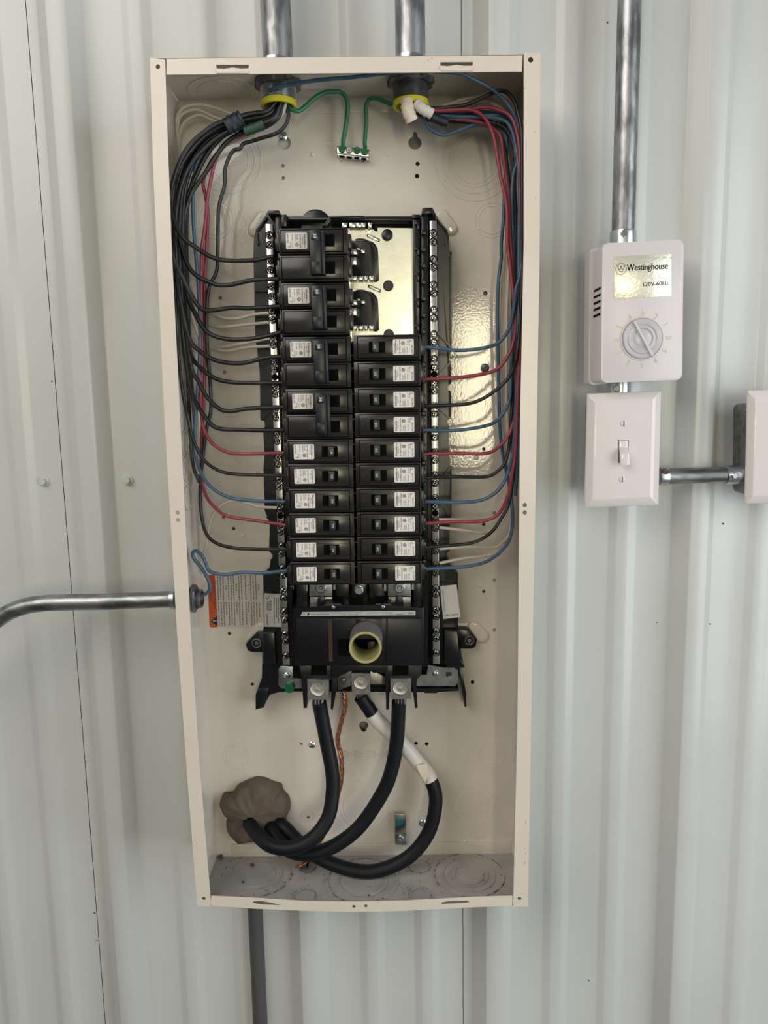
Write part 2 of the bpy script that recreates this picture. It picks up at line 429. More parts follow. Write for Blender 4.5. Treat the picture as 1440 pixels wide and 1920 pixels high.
# knockouts: pressed rings
def ko(px, py, radii, Y=YB):
    c = at(px, py, Y); b = B()
    for r in radii: b.torus(c, (0,1,0), r*px2m(Y), 0.00042, 48, 6)
    for a in (0.6, 3.7):
        R = radii[0]*px2m(Y)*0.9
        b.cyl(c+Vector((R*math.cos(a), 0.0002, R*math.sin(a))), c+Vector((R*math.cos(a), -0.0007, R*math.sin(a))), 0.0011, 0.0007, 8)
    obj('knockout', b, 'box', enc)
for a in ((430,300,(57,45,34)),(890,300,(70,57,46,40)),(922,413,(30,24)),(403,412,(33,27)),(443,1418,(26,21)),(922,1415,(26,21)),(678,1512,(54,44,37)),(888,1510,(42,30))): ko(*a)
def kof(px, py, radii, Z, n=(0,0,1)):
    c = atz(px, py, Z); b = B()
    for r in radii: b.torus(c, n, r, 0.00035, 44, 6)
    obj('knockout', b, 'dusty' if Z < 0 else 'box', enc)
    if Z < 0:
        b = B(); t = random.uniform(0, 1)
        while t < 6.2:
            l = random.uniform(0.03, 0.25); R_ = radii[0]+0.0006
            if random.random() < 0.75: b.tube([c+Vector((R_*math.cos(t+l*q/3), R_*math.sin(t+l*q/3), 0.0003)) for q in range(4)], 0.0004, 5)
            t += l+random.uniform(0.03, 0.22)
        o_ = obj('dirt_in_groove', b, 'debris', enc); o_['kind'] = 'stuff'
for a in ((880,1640,(0.040,0.030,0.022,0.017)),(482,1640,(0.040,0.030,0.022)),(680,1650,(0.040,0.028)),(787,1625,(0.012,)),(787,1677,(0.012,)),(570,1680,(0.012,))): kof(*a, ZBOT+0.0016)
for a in ((420,172,(0.036,0.026)),(890,165,(0.036,0.026))): kof(*a, ZTOP-0.0016)
for (px, py) in ((352,830),(350,880),(351,935)):
    p = atx(px, py, XL+0.0015)
    b = B(); b.torus(Vector((XL+0.0019, -0.045, p.z)), (1,0,0), 0.013, 0.0005, 30, 6); obj('knockout', b, 'box', enc)
b = B()
for (px, py, r) in ((586,290,4),(727,288,4.5),(891,541,4),(413+4,570,4),(436,710,4),(448,862,5),(414,907,4),(456,1003,4.5),(423,1035,4),(391,832,4),(900,1098,4.5),(891,971,4),(893,858,5)):
    c = at(px, py, YB); b.lathe(c+Vector((0,0.0003,0)), (0,-1,0), [(0, r*0.0006), (0.0008, r*0.00055), (0.0012, r*0.00035), (0.0010, 0.00002)], 14)
pieces('pressed_dimple', b, 'box', enc)
def oblong(px, py, ang, L=22, R=13):
    c = at(px, py, YB); b = B(); k = px2m(YB); n = 24
    for (s_, h) in ((1.0, 0.0), ):
        rows = []
        for (f, y) in ((1.0, 0.0002), (0.96, -0.0022), (0.86, -0.0036), (0.70, -0.0040), (0.02, -0.0040)):
            row = []
            for i in range(n+1):
                t = 2*math.pi*(i % n)/n; x = R*k*f*math.cos(t); z = R*k*f*math.sin(t)+(L*k*f if 0 <= t < math.pi else -L*k*f)
                row.append((c.x+x*math.cos(ang)-z*math.sin(ang), YB+y, c.z+x*math.sin(ang)+z*math.cos(ang)))
            rows.append(row)
        b.grid(rows)
    obj('embossed_pad', b, 'box', enc, angle=50)
oblong(485,420,-0.65,14,12); oblong(837,417,0.65,14,12); oblong(484,1185,-0.75,11,14); oblong(896,1184,0.75,11,14)
# embossed words on the back, read one way and upside down
b = B()
for s_, cx in (('LINE', 655), ('LINE', 712)):
    q = 1 if cx < 680 else -1
    vs, fs, W_, H_ = glyphs(s_)
    c = at(cx, 1413, YB); h = 14*px2m(YB); w_ = 52*px2m(YB)
    for y in (-0.0010,):
        V = [b.bm.verts.new((c.x+q*(x-W_/2)*w_/W_, YB+y, c.z+q*(z-H_/2)*h/H_)) for x, z in vs]
        V2 = [b.bm.verts.new((v.co.x, YB, v.co.z)) for v in V]
        edges = {}
        for f in fs:
            b.bm.faces.new([V[i] for i in f])
            for i in range(len(f)):
                e = (f[i], f[(i+1) % len(f)]); edges[e] = 1
        for (i, j) in edges:
            if (j, i) not in edges: b.bm.faces.new((V[i], V[j], V2[j], V2[i]))
obj('embossed_lettering', b, 'box', enc, angle=0)
# round embossed approval mark
b = B(); c = at(620, 263, YB); b.torus(c, (0,1,0), 0.0075, 0.0003, 28, 5)
for i in range(6): b.box(c.x-0.005+i*0.0017, c.x-0.0040+i*0.0017, YB-0.0006, YB, c.z-0.0010, c.z+0.0006)
for i in range(4): b.box(c.x-0.003+i*0.0017, c.x-0.0021+i*0.0017, YB-0.0006, YB, c.z+0.0020, c.z+0.0034)
obj('embossed_mark', b, 'box', enc, angle=0)
# dark printing on the inside of the left wall
b = B(); xw = XL+0.0022
for k, (y0, y1, wd, cx) in enumerate(((992,1045,3.2,355),(1048,1085,2.6,357),(1115,1190,1.6,362),(1190,1250,2.6,365),(1250,1335,2.8,368))):
    z = at(cx, y0, -0.07).z; ze = at(cx, y1, -0.07).z
    while z > ze:
        l = random.uniform(0.0008, 0.0028); w_ = wd*0.0009
        yy = -0.068+random.uniform(-0.0006, 0.0006)
        b.box(xw-0.0012, xw+0.0001, yy-w_/2, yy+w_/2*random.uniform(0.4, 1), z-l, z); z -= l+random.uniform(0.0005, 0.0014)
obj('stamped_print', b, 'inkgrey', enc, angle=0)
def smear(pts, Y, m='smudge'):
    b = B()
    for (x, y, w_, h) in pts:
        c = at(x, y, Y); k = px2m(Y)
        n = 9; b.prism([(c.x+w_*k*math.cos(2*math.pi*i/n)*random.uniform(0.5,1.1), c.z+h*k*math.sin(2*math.pi*i/n)*random.uniform(0.5,1.1)) for i in range(n)], Y-0.00012, Y+0.0001)
    pieces('grime_mark', b, m, enc, angle=0)
smear([(1002,248,0.8,3),(985,165,1.5,1),(1003,371,1,1),(803,113,1.2,3),(810,110,1,2.6),(796,118,2,1),(650,107,2.5,.6),(984,1618,1.2,5),(986,1600,1.6,1.8),(984,1590,1,3),(986,1542,1,5),(365,1575,.8,3),(369,1582,.7,2)], YF)

# enclosure mounting screws on the back
def panscrew(px, py, Y, r=0.0042, m='screw', parent=None, name='mounting_screw', h=0.0022):
    c = at(px, py, Y); b = B()
    b.lathe(c, (0,-1,0), [(-0.0004, r), (h*0.4, r), (h*0.8, r*0.75), (h, r*0.3), (h, 0.00005)], 18)
    b.box(c.x-r*0.62, c.x+r*0.62, c.y-h-0.0002, c.y-h+0.0003, c.z-0.0004, c.z+0.0004)
    b.box(c.x-0.0004, c.x+0.0004, c.y-h-0.0002, c.y-h+0.0003, c.z-r*0.62, c.z+r*0.62)
    return obj(name, b, m, parent)
panscrew(531,256,YB,0.0044,'fitting',enc); panscrew(909,690,YB,0.0048,'oldfit',enc); panscrew(585,1396,YB,0.0042,'screw',enc); panscrew(793,1543,YB,0.0046,'fitting',enc)
b = B(); c = at(577,1530,YB); b.torus(c+Vector((0,0,0.002)), (0,1,0), 0.0075, 0.0006, 24, 6); c = at(790,1535,YB); b.torus(c+Vector((0,0,0.002)), (0,1,0), 0.0085, 0.0006, 24, 6)
pieces('keyhole_rim', b, 'box', enc)

# ------------------------------------------------------------------ black plastic interior with neutral bars
core = thing('breaker_mounting_interior', tuple(at(660, 1290, YB)), 'black plastic bus interior holding the breakers inside the cream box', 'breaker interior')
YW = -0.026  # wings
LW = [(503,394),(523,394),(527,405),(540,406),(540,1297),(522,1297),(505,1302),(494,1327),(479,1331),(479,1302),(492,1271),(492,1186),(496,1175),(493,1077),(506,1066),(507,1050),(512,1046),(512,1040),(504,1034),(507,983),(496,957),(494,880),(497,854),(493,805),(498,800),(497,790),(488,786),(487,700),(483,655),(479,640),(477,560),(475,478),(476,447),(479,432),(498,404)]
b = B().prism(PP(LW, YW), YW, YB-0.0006, 0.0006); obj('base_wing', b, 'base', core)
RW = [(795,389),(811,389),(820,411),(839,433),(842,444),(842,470),(846,471),(846,650),(842,676),(846,679),(846,719),(838,723),(838,730),(846,734),(846,783),(838,787),(838,793),(842,797),(842,872),(847,876),(847,967),(843,972),(843,1034),(836,1038),(836,1046),(843,1050),(843,1060),(850,1067),(859,1075),(859,1180),(859,1217),(864,1217),(870,1252),(840,1254),(790,1290),(790,400)]
b = B().prism(PP(RW, YW), YW, YB-0.0006, 0.0006); obj('base_wing', b, 'base', core)
# raised ribs and clips on the wings
b = B()
def rib(l, Y, w=3.0, d=0.004, bb=None):
    bb = bb or b
    for (x0, y0), (x1, y1) in zip(l, l[1:]):
        dx, dy = x1-x0, y1-y0; L = math.hypot(dx, dy); nx, ny = -dy/L*w/2, dx/L*w/2
        bb.prism(PP([(x0+nx,y0+ny),(x1+nx,y1+ny),(x1-nx,y1-ny),(x0-nx,y0-ny)], Y-d), Y-d, Y+0.001)
for l in (((480,432),(500,406)),((481,436),(483,458)),((481,488),(500,508)),((477,545),(500,545)),((479,593),(504,593)),((488,687),(510,713)),((490,788),(512,766)),((500,886),(518,905)),((500,972),(520,955)),((497,1090),(520,1090)),((497,1110),(512,1110)),
          ((839,433),(820,412)),((836,442),(836,460)),((821,506),(846,476)),((821,624),(846,652)),((821,707),(846,678)),((823,765),(845,785)),((826,900),(845,876)),((824,945),(846,970)),((846,471),(846,650)),((827,1092),(857,1092))): rib(l, YW)
pieces('wing_rib', b, 'base', core)
# corner towers at the top
b = B()
b.prism(PP([(503,394),(523,394),(525,402),(503,402)], -0.05), -0.05, YB-0.001, 0.001)
b.prism(PP([(516,402),(528,402),(528,470),(516,470)], -0.045), -0.045, YB-0.001, 0.0006)
b.prism(PP([(792,389),(810,389),(812,400),(790,402)], -0.05), -0.05, YB-0.001, 0.001)
b.prism(PP([(790,402),(803,402),(803,1250),(792,1250)], -0.045), -0.045, YB-0.001, 0.0006)
b.prism(PP([(814,398),(822,413),(816,413)], -0.045), -0.045, YB-0.001, 0.0006)
b.prism(PP([(520,470),(530,470),(552,1250),(541,1250)], -0.042), -0.042, YB-0.001, 0.0006)
pieces('side_rail', b, 'base', core)
# little hooks along the inner side rails (wire guides)
b = B()
for i in range(9):
    y = 415+i*48.2
    if i < 5: b.prism(PP([(778,y),(787,y),(787,y+16),(783,y+16),(783,y+5),(778,y+5)], -0.040), -0.040, -0.02, 0.0003)
for i in range(21):
    y = 478+i*31; x = 521+(y-478)*0.034
    b.prism(PP([(x,y),(x+9,y),(x+9,y+9),(x,y+9)], -0.05), -0.05, -0.03, 0.0004)
    y = 430+i*31; b.prism(PP([(790,y),(799,y),(799,y+10),(790,y+10)], -0.05), -0.05, -0.03, 0.0004)
pieces('wire_guide', b, 'base', core)
# centre tray
b = B().prism(PP([(527,405),(790,405),(800,1270),(790,1290),(680,1293),(540,1293)], -0.020), -0.020, YB-0.0008, 0.0008); obj('center_tray', b, 'base', core)
b = B()
b.prism(PP([(525,408),(790,408),(790,413),(525,413)], -0.036), -0.036, -0.019, 0.0004)
b.prism(PP([(620,404),(682,404),(684,409),(618,409)], -0.042), -0.042, -0.019, 0.0004)
b.prism(PP([(620,404),(627,404),(612,424),(604,424)], -0.040), -0.040, -0.019, 0.0004)
b.prism(PP([(773,402),(788,402),(788,640),(777,640)], -0.036), -0.036, -0.019, 0.0006)
b.prism(PP([(527,402),(537,402),(537,425),(527,425)], -0.046), -0.046, -0.019, 0.0006)
pieces('tray_rim', b, 'base', core)
c = at(592,424,-0.021); b = B(); b.lathe(c, (0,-1,0), [(0,0.017),(0.002,0.0165),(0.003,0.014),(0.003,0.0002)], 28); obj('round_boss', b, 'base', core)
# mounting ears with a recessed hole, legs
b = B()
for l in ([(481,1187),(500,1187),(500,1224),(470,1223),(464,1220),(460,1208)], [(855,1180),(881,1181),(895,1200),(892,1213),(885,1217),(855,1217)]):
    b.prism(PP(l, -0.016), -0.016, YB-0.0004, 0.0012)
pieces('mounting_ear', b, 'base', core)
for (x, y) in ((481,1206),(880,1201)):
    c = at(x, y, -0.016); b = B(); b.torus(c, (0,1,0), 0.0048, 0.0010, 24, 8); b.cyl(c+Vector((0,0.0004,0)), c+Vector((0,-0.0004,0)), 0.0022, n=14)
    obj('ear_screw', b, 'oldfit', core)
b = B()
for l, Yd in (([(492,1186),(515,1186),(518,1245),(494,1245)], -0.034), ([(833,1183),(858,1183),(860,1236),(872,1251),(840,1253),(833,1240)], -0.040), ([(479,1302),(486,1290),(505,1290),(500,1310),(490,1327),(479,1331)], -0.030),
              ([(860,1250),(865,1250),(874,1299),(874,1326),(871,1326),(870,1300),(859,1262)], -0.028)):
    b.prism(PP(l, Yd), Yd, YB-0.0005, 0.0008)
b.prism(PP([(862,1255),(866,1255),(875,1324),(871,1326)], -0.020), -0.020, YB-0.0005)
pieces('lower_leg', b, 'base', core)
# bright bus plate with oval slots, plugs, cups and stabs
YP = -0.024
bus_o = [(640,428),(699,430),(704,434),(708,434),(708,427),(773,428),(776,640),(660,640),(652,628)]
sl = []
for (x, y) in ((700,446),(702,541)):
    sl.append(PP([(x+math.cos(0.42)*u-math.sin(0.42)*v, y+math.sin(0.42)*u+math.cos(0.42)*v) for u, v in [(10*(1 if math.cos(a)>0 else -1)+3.4*math.cos(a), 3.4*math.sin(a)) for a in [i*2*math.pi/16+0.01 for i in range(16)]]], YP))
plate('bus_plate', PP(bus_o, YP), sl, YP, 0.0018, 'plated', core)
for L_ in sl:
    mx = sum(p[0] for p in L_)/len(L_); mz = sum(p[1] for p in L_)/len(L_)
    obj('slot_tongue', B().prism([(mx+(p[0]-mx)*0.86, mz+(p[1]-mz)*0.86) for p in L_], YP-0.0004, YP+0.0018, 0.0003), 'plated', core)
for (x, y, r) in ((726,441,10.2),(728,536,9.6),(729,627,9.5)):
    c = at(x, y, YP); b = B(); b.lathe(c, (0,-1,0), [(-0.0005, r*0.00058), (0.0012, r*0.00058), (0.0016, r*0.00052), (0.0016, 0.0001)], 24)
    obj('plastic_plug', b, 'black', core)
for (yt, yb_) in ((451,528),(546,621)):
    b = B()
    L = [(652,yt)]+[(690+19*math.sin(a), yt+22-22*math.cos(a)) for a in [i*math.pi/2/6 for i in range(7)]]+[(711,yb_-3),(707,yb_),(701,yb_),(699,yb_-6),(654,yb_-8)]
    b.prism(PP(L, YP-0.0032), YP-0.0032, YP+0.0004, 0.0007)
    obj('stab_cup', b, 'base', core)
    c = at(676, yt+28, YP-0.0035); b = B()
    rows = []
    for k in range(13):
        a = -0.9+k*2.1/12; R = 0.0155
        rows.append([(c.x+R*math.sin(a+0.6)*1.0, YP-0.0035-dy, c.z+R*math.cos(a+0.6)) for dy in (0, 0.003)]+[(c.x+(R+0.0012)*math.sin(a+0.6), YP-0.0065, c.z+(R+0.0012)*math.cos(a+0.6)), (c.x+(R+0.0012)*math.sin(a+0.6), YP-0.0035, c.z+(R+0.0012)*math.cos(a+0.6))])
    b.grid(rows); obj('cup_rim', b, 'black', core)
    b = B(); k_ = YP-0.012
    b.prism(PP([(657,yt+16),(668,yt+16),(670,yt+26),(658,yt+26)], k_), k_, YP-0.003, 0.0004)
    b.prism(PP([(658,yt+30),(669,yt+31),(669,yt+46),(658,yt+46)], k_+0.002), k_+0.002, YP-0.003, 0.0004)
    b.prism(PP([(677,yt+17),(684,yt+17),(684,yt+24),(677,yt+24)], k_), k_, YP-0.003, 0.0004)
    b.prism(PP([(669,yt+13),(675,yt+14),(675,yt+18),(669,yt+18)], k_), k_, YP-0.003, 0.0004)
    pieces('bus_stab', b, 'plated', core)
    b = B()
    for (dx, w_) in ((657,12),(671,10),(683,6),(692,8)):
        b.prism(PP([(dx,yb_-11),(dx+w_,yb_-11),(dx+w_,yb_-3),(dx,yb_-2)], k_), k_, YP-0.003, 0.0004)
    pieces('bus_stab', b, 'plated', core)
b = B(); k_ = YP-0.012
for (x, w_) in ((641,10),(655,12),(668,10),(678,7),(690,7)): b.prism(PP([(x,417),(x+w_,417),(x+w_,426),(x,427)], k_), k_, YP+0.003, 0.0004)
pieces('bus_stab', b, 'plated', core)

# terminal screw: shared mesh, local at origin, facing -Y
def screw_mesh(r=0.0031, h=0.0022, ang=0.7, m='screw'):
    b = B(); b.lathe((0,0,0), (0,-1,0), [(-0.001, r), (h*0.45, r), (h*0.8, r*0.85), (h, r*0.62), (h*0.75, r*0.55), (h*0.75, 0.00005)], 16)
    c_, s_ = math.cos(ang), math.sin(ang)
    n0 = len(b.bm.faces)
    def bar(a, l, w):
        ux, uz = math.cos(a), math.sin(a); vx, vz = -uz, ux
        b.prism([(ux*l+vx*w, uz*l+vz*w), (-ux*l+vx*w, -uz*l+vz*w), (-ux*l-vx*w, -uz*l-vz*w), (ux*l-vx*w, uz*l-vz*w)], -h*1.03, -h*0.6)
    bar(ang, r*0.95, r*0.17); bar(ang+1.57, r*0.5, r*0.17)
    b.bm.faces.ensure_lookup_table()
    for f in list(b.bm.faces)[n0:]: f.material_index = 1
    me = finish(b.bm, M[m], 40); me.materials.append(M['dark']); return me
def rim_mesh(r=0.0036):
    b = B(); b.torus((0,0.0002,0), (0,1,0), r, 0.00045, 18, 5); return finish(b.bm, M['dark'], 40)
smeshes = [screw_mesh(ang=a) for a in (0.7, 1.0, -0.6, 0.2)]; rimm = rim_mesh()
def place(name, me, loc, parent, rot=0.0):
    o = bpy.data.objects.new(name, me); col.objects.link(o); o.parent = parent
    pm = parent.matrix_basis if parent.parent is None else parent.parent.matrix_basis @ parent.matrix_parent_inverse @ parent.matrix_basis
    o.matrix_parent_inverse = pm.inverted(); o.location = loc; o.rotation_euler = (0, rot, 0)
    return o
YN = -0.050
Lys = [441,459,489,507,537,556,584,600,632,647,680,693,725,739,769,783,814,827,857,870,899,913,943,956,983,997,1023,1038,1065,1079,1107,1121,1146,1162,1188,1202,1229]
Rys = [437,453,486,501,534,550,581,596,627,642,673,689,719,733,761,776,805,820,847,863,890,906,934,949,976,990,1019,1033,1060,1074,1103,1114,1143,1156,1183,1197,1224]
for (xa, xb, ya, yb_, ys, kn) in ((504,537,419,1247,Lys,(707,967)), (812,818,413,1245,Rys,(702,962))):
    xf = lambda y: xa+(xb-xa)*(y-ya)/(yb_-ya)
    w_ = 6.6
    nb = obj('neutral_bar', B().prism(PP([(xf(ya)-w_,ya),(xf(ya)+w_,ya),(xf(yb_)+w_,yb_),(xf(yb_)-w_,yb_)], YN), YN, YN+0.010, 0.0006), 'bar', core)
    nb['label'] = 'silvery terminal bar full of screws'
    # plastic carrier under the bar
    for i, y in enumerate(ys):
        p = at(xf(y)+random.uniform(-0.6,0.6), y, YN)
        place('terminal_screw', random.choice(smeshes), p, nb, random.uniform(-0.5,0.5))
    b = B()
    for y in ys:
        p = at(xf(y), y, YN); b.torus(p, (0,1,0), 0.0037, 0.00045, 16, 4)
    for y in kn:
        p = at(xf(y), y, YN); b.lathe(p, (0,-1,0), [(-0.0004,0.0034),(0.0014,0.0034),(0.0018,0.0028),(0.0018,0.0001)], 18)
    # clamp slots beside each pair of screws
    for i in range(0, len(ys)-1, 2):
        for s_ in (-1, 1):
            pass
    obj('screw_seat', b, 'dark', nb)
    b = B().prism(PP([(xf(ya)-w_+1,ya+3),(xf(ya)+w_-1,ya+3),(xf(yb_)+w_-1,yb_-3),(xf(yb_)-w_+1,yb_-3)], YN+0.010), YN+0.010, YW+0.001)
    obj('bar_carrier', b, 'base', core)
# lower metal brackets joining the bars
b = B().prism(PP([(522,1254),(526,1249),(549,1249),(549,1272),(568,1272),(568,1291),(528,1291),(522,1286)], -0.036), -0.036, -0.0345, 0.0005); obj('bar_bracket', b, 'fitting', core)
plate('bar_bracket', PP([(803,1247),(832,1252),(852,1252),(859,1258),(859,1280),(853,1286),(781,1286),(783,1266),(800,1265)], -0.036), [PP([(836,1260),(847,1260),(847,1270),(836,1270)], -0.036)], -0.036, 0.0015, 'fitting', core)
for (x, y) in ((538,1266),(817,1263)): panscrew(x, y, -0.036, 0.0036, 'screw', core, 'bracket_screw')
c = at(544,1287,-0.036); b = B(); b.cyl(c, c+Vector((0,-0.006,0)), 0.0060, 0.0056, 10); b.box(c.x-0.0045,c.x+0.0045,c.y-0.0066,c.y-0.0058,c.z-0.0006,c.z+0.0006)
obj('bonding_screw', b, 'greensc', core, label='green bonding screw')
# metal neutral tie strap behind the middle lug
b = B().prism(PP([(633,1262),(645,1258),(700,1258),(728,1272),(728,1284),(700,1283),(660,1284),(633,1296)], -0.030), -0.030, -0.0265, 0.0005); obj('neutral_strap', b, 'lug', core)
panscrew(644,1275,-0.030,0.0036,'lug',core,'bracket_screw')
b = B().prism(PP([(540,1290),(640,1293),(690,1290),(860,1290),(860,1296),(820,1297),(820,1300),(796,1300),(796,1297),(540,1297)], -0.022), -0.022, YB-0.0005, 0.0005); obj('bottom_rim', b, 'base', core)

# ------------------------------------------------------------------ circuit breakers (local frame: x along the breaker, -y to the viewer, z up)
S = 1.0
def label_meshes(kind='20'):
    st = B(); pts = []
    x0, x1, z = 0.0062, 0.0268, 0.0076
    r = 0.0012
    for (cx, cz, a0) in ((x1-r, z-r, 0), (x0+r, z-r, 90), (x0+r, -z+r, 180), (x1-r, -z+r, 270)):
        for k in range(4):
            a = math.radians(a0+k*30); pts.append((cx+r*math.cos(a), cz+r*math.sin(a)))
    st.prism(pts, -0.00015, 0.0003)
    pr = B(); rt = Vector((0,0,-1)); up = Vector((1,0,0)); y = -0.00020
    def t(s_, x, z0, w, h, bold=False): pr.text(s_, (x, y, z0), rt, up, h=h, w=w, bold=bold)
    t('Schneider', 0.0246, 0.0010, 0.0108, 0.0022, True)
    t('Electric', 0.0225, 0.0000, 0.0060, 0.0009)
    t('EI TYPE CHOM', 0.0200, 0.0, 0.0125, 0.0013, True)
    t('10 kA', 0.0172, 0.0038, 0.0050, 0.0014)
    t('120/240 V~', 0.0154, 0.0030, 0.0072, 0.0012)
    t('40 C MAX', 0.0125, 0.0032, 0.0062, 0.0012)
    t('LR 1234'.replace('1234','7660'), 0.0106, -0.0038, 0.0052, 0.0010)
    t('CU-AL', 0.0124, -0.0040, 0.0046, 0.0010)
    t('HACR TYPE', 0.0080, 0.0026, 0.0084, 0.0013, True)
    c = Vector((0.0168, y-0.0001, -0.0036)); pr.torus(c, (0,1,0), 0.0015, 0.00022, 16, 4); pr.torus(c, (0,1,0), 0.0007, 0.00018, 12, 4)
    pr.box(0.0080,0.0098,y-0.0001,y+0.0001,-0.0066,-0.0064); pr.box(0.0080,0.0098,y-0.0001,y+0.0001,-0.0052,-0.0050); pr.box(0.0080,0.0082,y-0.0001,y+0.0001,-0.0066,-0.0050); pr.box(0.0096,0.0098,y-0.0001,y+0.0001,-0.0066,-0.0050)
    pr.box(0.0240,0.0244,y-0.0001,y+0.0001,-0.0070,-0.0048)
    return finish(st.bm, M['sticker'], 30), finish(pr.bm, M['ink'], None)
def pole_body(b, z0, L=0.066):
    H = 0.0245
    b.box(-0.0005, L, 0.0022, 0.050, z0-H/2, z0+H/2, 0.0008)
    b.box(0.0016, L-0.0045, 0.0, 0.003, z0-0.0102, z0+0.0102, 0.0005)
    b.box(L-0.001, L+0.0032, 0.004, 0.030, z0-0.0068, z0+0.0068, 0.0005)
    b.box(-0.0035, 0.0005, 0.004, 0.026, z0-0.0085, z0+0.0085, 0.0005)
    b.box(-0.0058, -0.0030, 0.010, 0.026, z0-0.0045, z0+0.0045, 0.0004)
def ledge(b, z0):   # shallow raised border and panel lines on the face
    for (xa, xb_, za, zb) in ((0.0010,0.0621,0.0100,0.0107),(0.0010,0.0621,-0.0107,-0.0100),(0.0010,0.0017,-0.0100,0.0100),(0.0614,0.0621,-0.0100,0.0100),(0.0272,0.0600,0.0062,0.00645),(0.0272,0.0344,-0.00645,-0.0062),(0.0530,0.0600,-0.00645,-0.0062)):
        b.box(xa, xb_, -0.00012, 0.0024, z0+za, z0+zb)
st_me, pr_me = label_meshes()
def single_parts():
    P = {}
    b = B(); pole_body(b, 0); P['body'] = (finish(b.bm, M['breaker'], 30), None)
    b = B(); ledge(b, 0); P['face_border'] = (finish(b.bm, M['dark'], None), None)
    P['rating_label'] = (st_me, None); P['label_print'] = (pr_me, 'rating_label')
    b = B(); b.box(0.0345, 0.0506, -0.0004, 0.0004, -0.0056, 0.0056); P['handle_slot'] = (finish(b.bm, M['dark'], None), None)
    b = B(); b.prism([(0.0408,-0.0052),(0.0462,-0.0052),(0.0472,-0.0040),(0.0472,0.0040),(0.0462,0.0052),(0.0408,0.0052)], -0.0036, 0.001, 0.0008); P['handle'] = (finish(b.bm, M['toggle'], 30), None)
    b = B(); b.text('20', (0.0446, -0.0037, 0.0), (0,0,-1), (1,0,0), h=0.0024, w=0.0042, bold=True); P['handle_number'] = (finish(b.bm, M['whiteink'], None), 'handle')
    b = B(); b.text('ON', (0.0580, -0.0003, 0.0), (0,0,-1), (1,0,0), h=0.0018, w=0.0042); P['on_mark'] = (finish(b.bm, M['toggle'], None), None)
    b = B(); b.text('OFF', (0.0310, -0.0003, 0.0), (0,0,-1), (1,0,0), h=0.0018, w=0.0056); P['off_mark'] = (finish(b.bm, M['toggle'], None), None)
    b = B(); b.lathe((-0.0012,0.0055,-0.001), (0,-1,0), [(-0.002,0.0024),(0.0008,0.0024),(0.001,0.0018),(0.0002,0.0016),(0.0002,0.0001)], 14); P['terminal_screw'] = (finish(b.bm, M['oldfit'], 30), None)
    return P
def double_parts():
    P = {}; h = 0.0127; q = 0.0002
    b = B(); pole_body(b, h); pole_body(b, -h); P['body'] = (finish(b.bm, M['breaker'], 30), None)
    b = B(); ledge(b, h); ledge(b, -h); P['face_border'] = (finish(b.bm, M['dark'], None), None)
    m1 = st_me.copy(); m1.transform(Matrix.Translation((0,0,h))); m2 = pr_me.copy(); m2.transform(Matrix.Translation((0,0,h)))
    P['rating_label'] = (m1, None); P['label_print'] = (m2, 'rating_label')
    b = B()
    for z in (h, -h): b.box(0.0345, 0.0535, -0.0004, 0.0004, z-0.0058, z+0.0058)
    P['handle_slot'] = (finish(b.bm, M['dark'], None), None)
    b = B(); b.box(0.0302, 0.0408, -0.0120, -0.0005, -0.0206, 0.0206, 0.0010); b.box(0.0402, 0.0445, -0.0085, -0.0005, -0.0206, 0.0200, 0.0008)
    b.box(0.0318,0.0392,-0.0126,-0.0118,0.0110,0.0188,0.0003); b.box(0.0318,0.0392,-0.0126,-0.0118,-0.0188,-0.0090,0.0003)
    P['tie_handle'] = (finish(b.bm, M['tie'], 30), None)
    b = B(); b.text('30', (0.0356, -0.0127, 0.0146), (0,0,-1), (1,0,0), h=0.0026, w=0.0042, bold=True); P['handle_number'] = (finish(b.bm, M['whiteink'], None), 'tie_handle')
    b = B()
    for z in (h, -h): b.text('ON', (0.0580, -0.0003, z), (0,0,-1), (1,0,0), h=0.0018, w=0.0042)
    b.text('PUSH', (0.0283, -0.0003, -h), (0,0,-1), (1,0,0), h=0.0016, w=0.0080); P['moulded_print'] = (finish(b.bm, M['toggle'], None), None)
    b = B()
    for z in (h, -h): b.lathe((-0.0012,0.0055,z), (0,-1,0), [(-0.002,0.0024),(0.0008,0.0024),(0.001,0.0018),(0.0002,0.0016),(0.0002,0.0001)], 14)
    P['terminal_screw'] = (finish(b.bm, M['oldfit'], 30), None)
    return P
def build_breaker(P, name):
    root = bpy.data.objects.new(name, None); col.objects.link(root); root.empty_display_size = 0.01; made = {}
    for k, (me, par) in P.items():
        o = bpy.data.objects.new(k, me); col.objects.link(o); o.parent = made[par] if par else root; made[k] = o
    return root
def dup(root):
    r = root.copy(); col.objects.link(r)
    for ch in list(root.children):
        c = ch.copy(); col.objects.link(c); c.parent = r
        for g in ch.children:
            d = g.copy(); col.objects.link(d); d.parent = c
    return r
YK = -0.085
sp = build_breaker(single_parts(), 'circuit_breaker'); dp = build_breaker(double_parts(), 'double_circuit_breaker')
ordw = ['topmost', 'second', 'third', 'lowest']
for i, (x, y) in enumerate(((588.5,476.5),(592,578.5),(595.5,679),(599,776))):
    o = dp if i == 0 else dup(dp); c = at(x, y, YK); o.location = (c.x-0.0330, YK, c.z); o.rotation_euler = (0, 0.006, 0)
    tag(o, ['topmost black 30-amp double breaker, beside the bare bright plate', 'second black 30-amp double breaker from the top of the box', 'third black 30-amp double breaker down, with the top 20-amp breaker beside it', 'lowest black 30-amp double breaker, just above the six single ones'][i], 'circuit breaker', 'double 30-amp breakers')
nth = ['first','second','third','fourth','fifth','sixth','seventh','eighth','ninth','tenth']
wl = ['red','black','blue','red','black','blue']
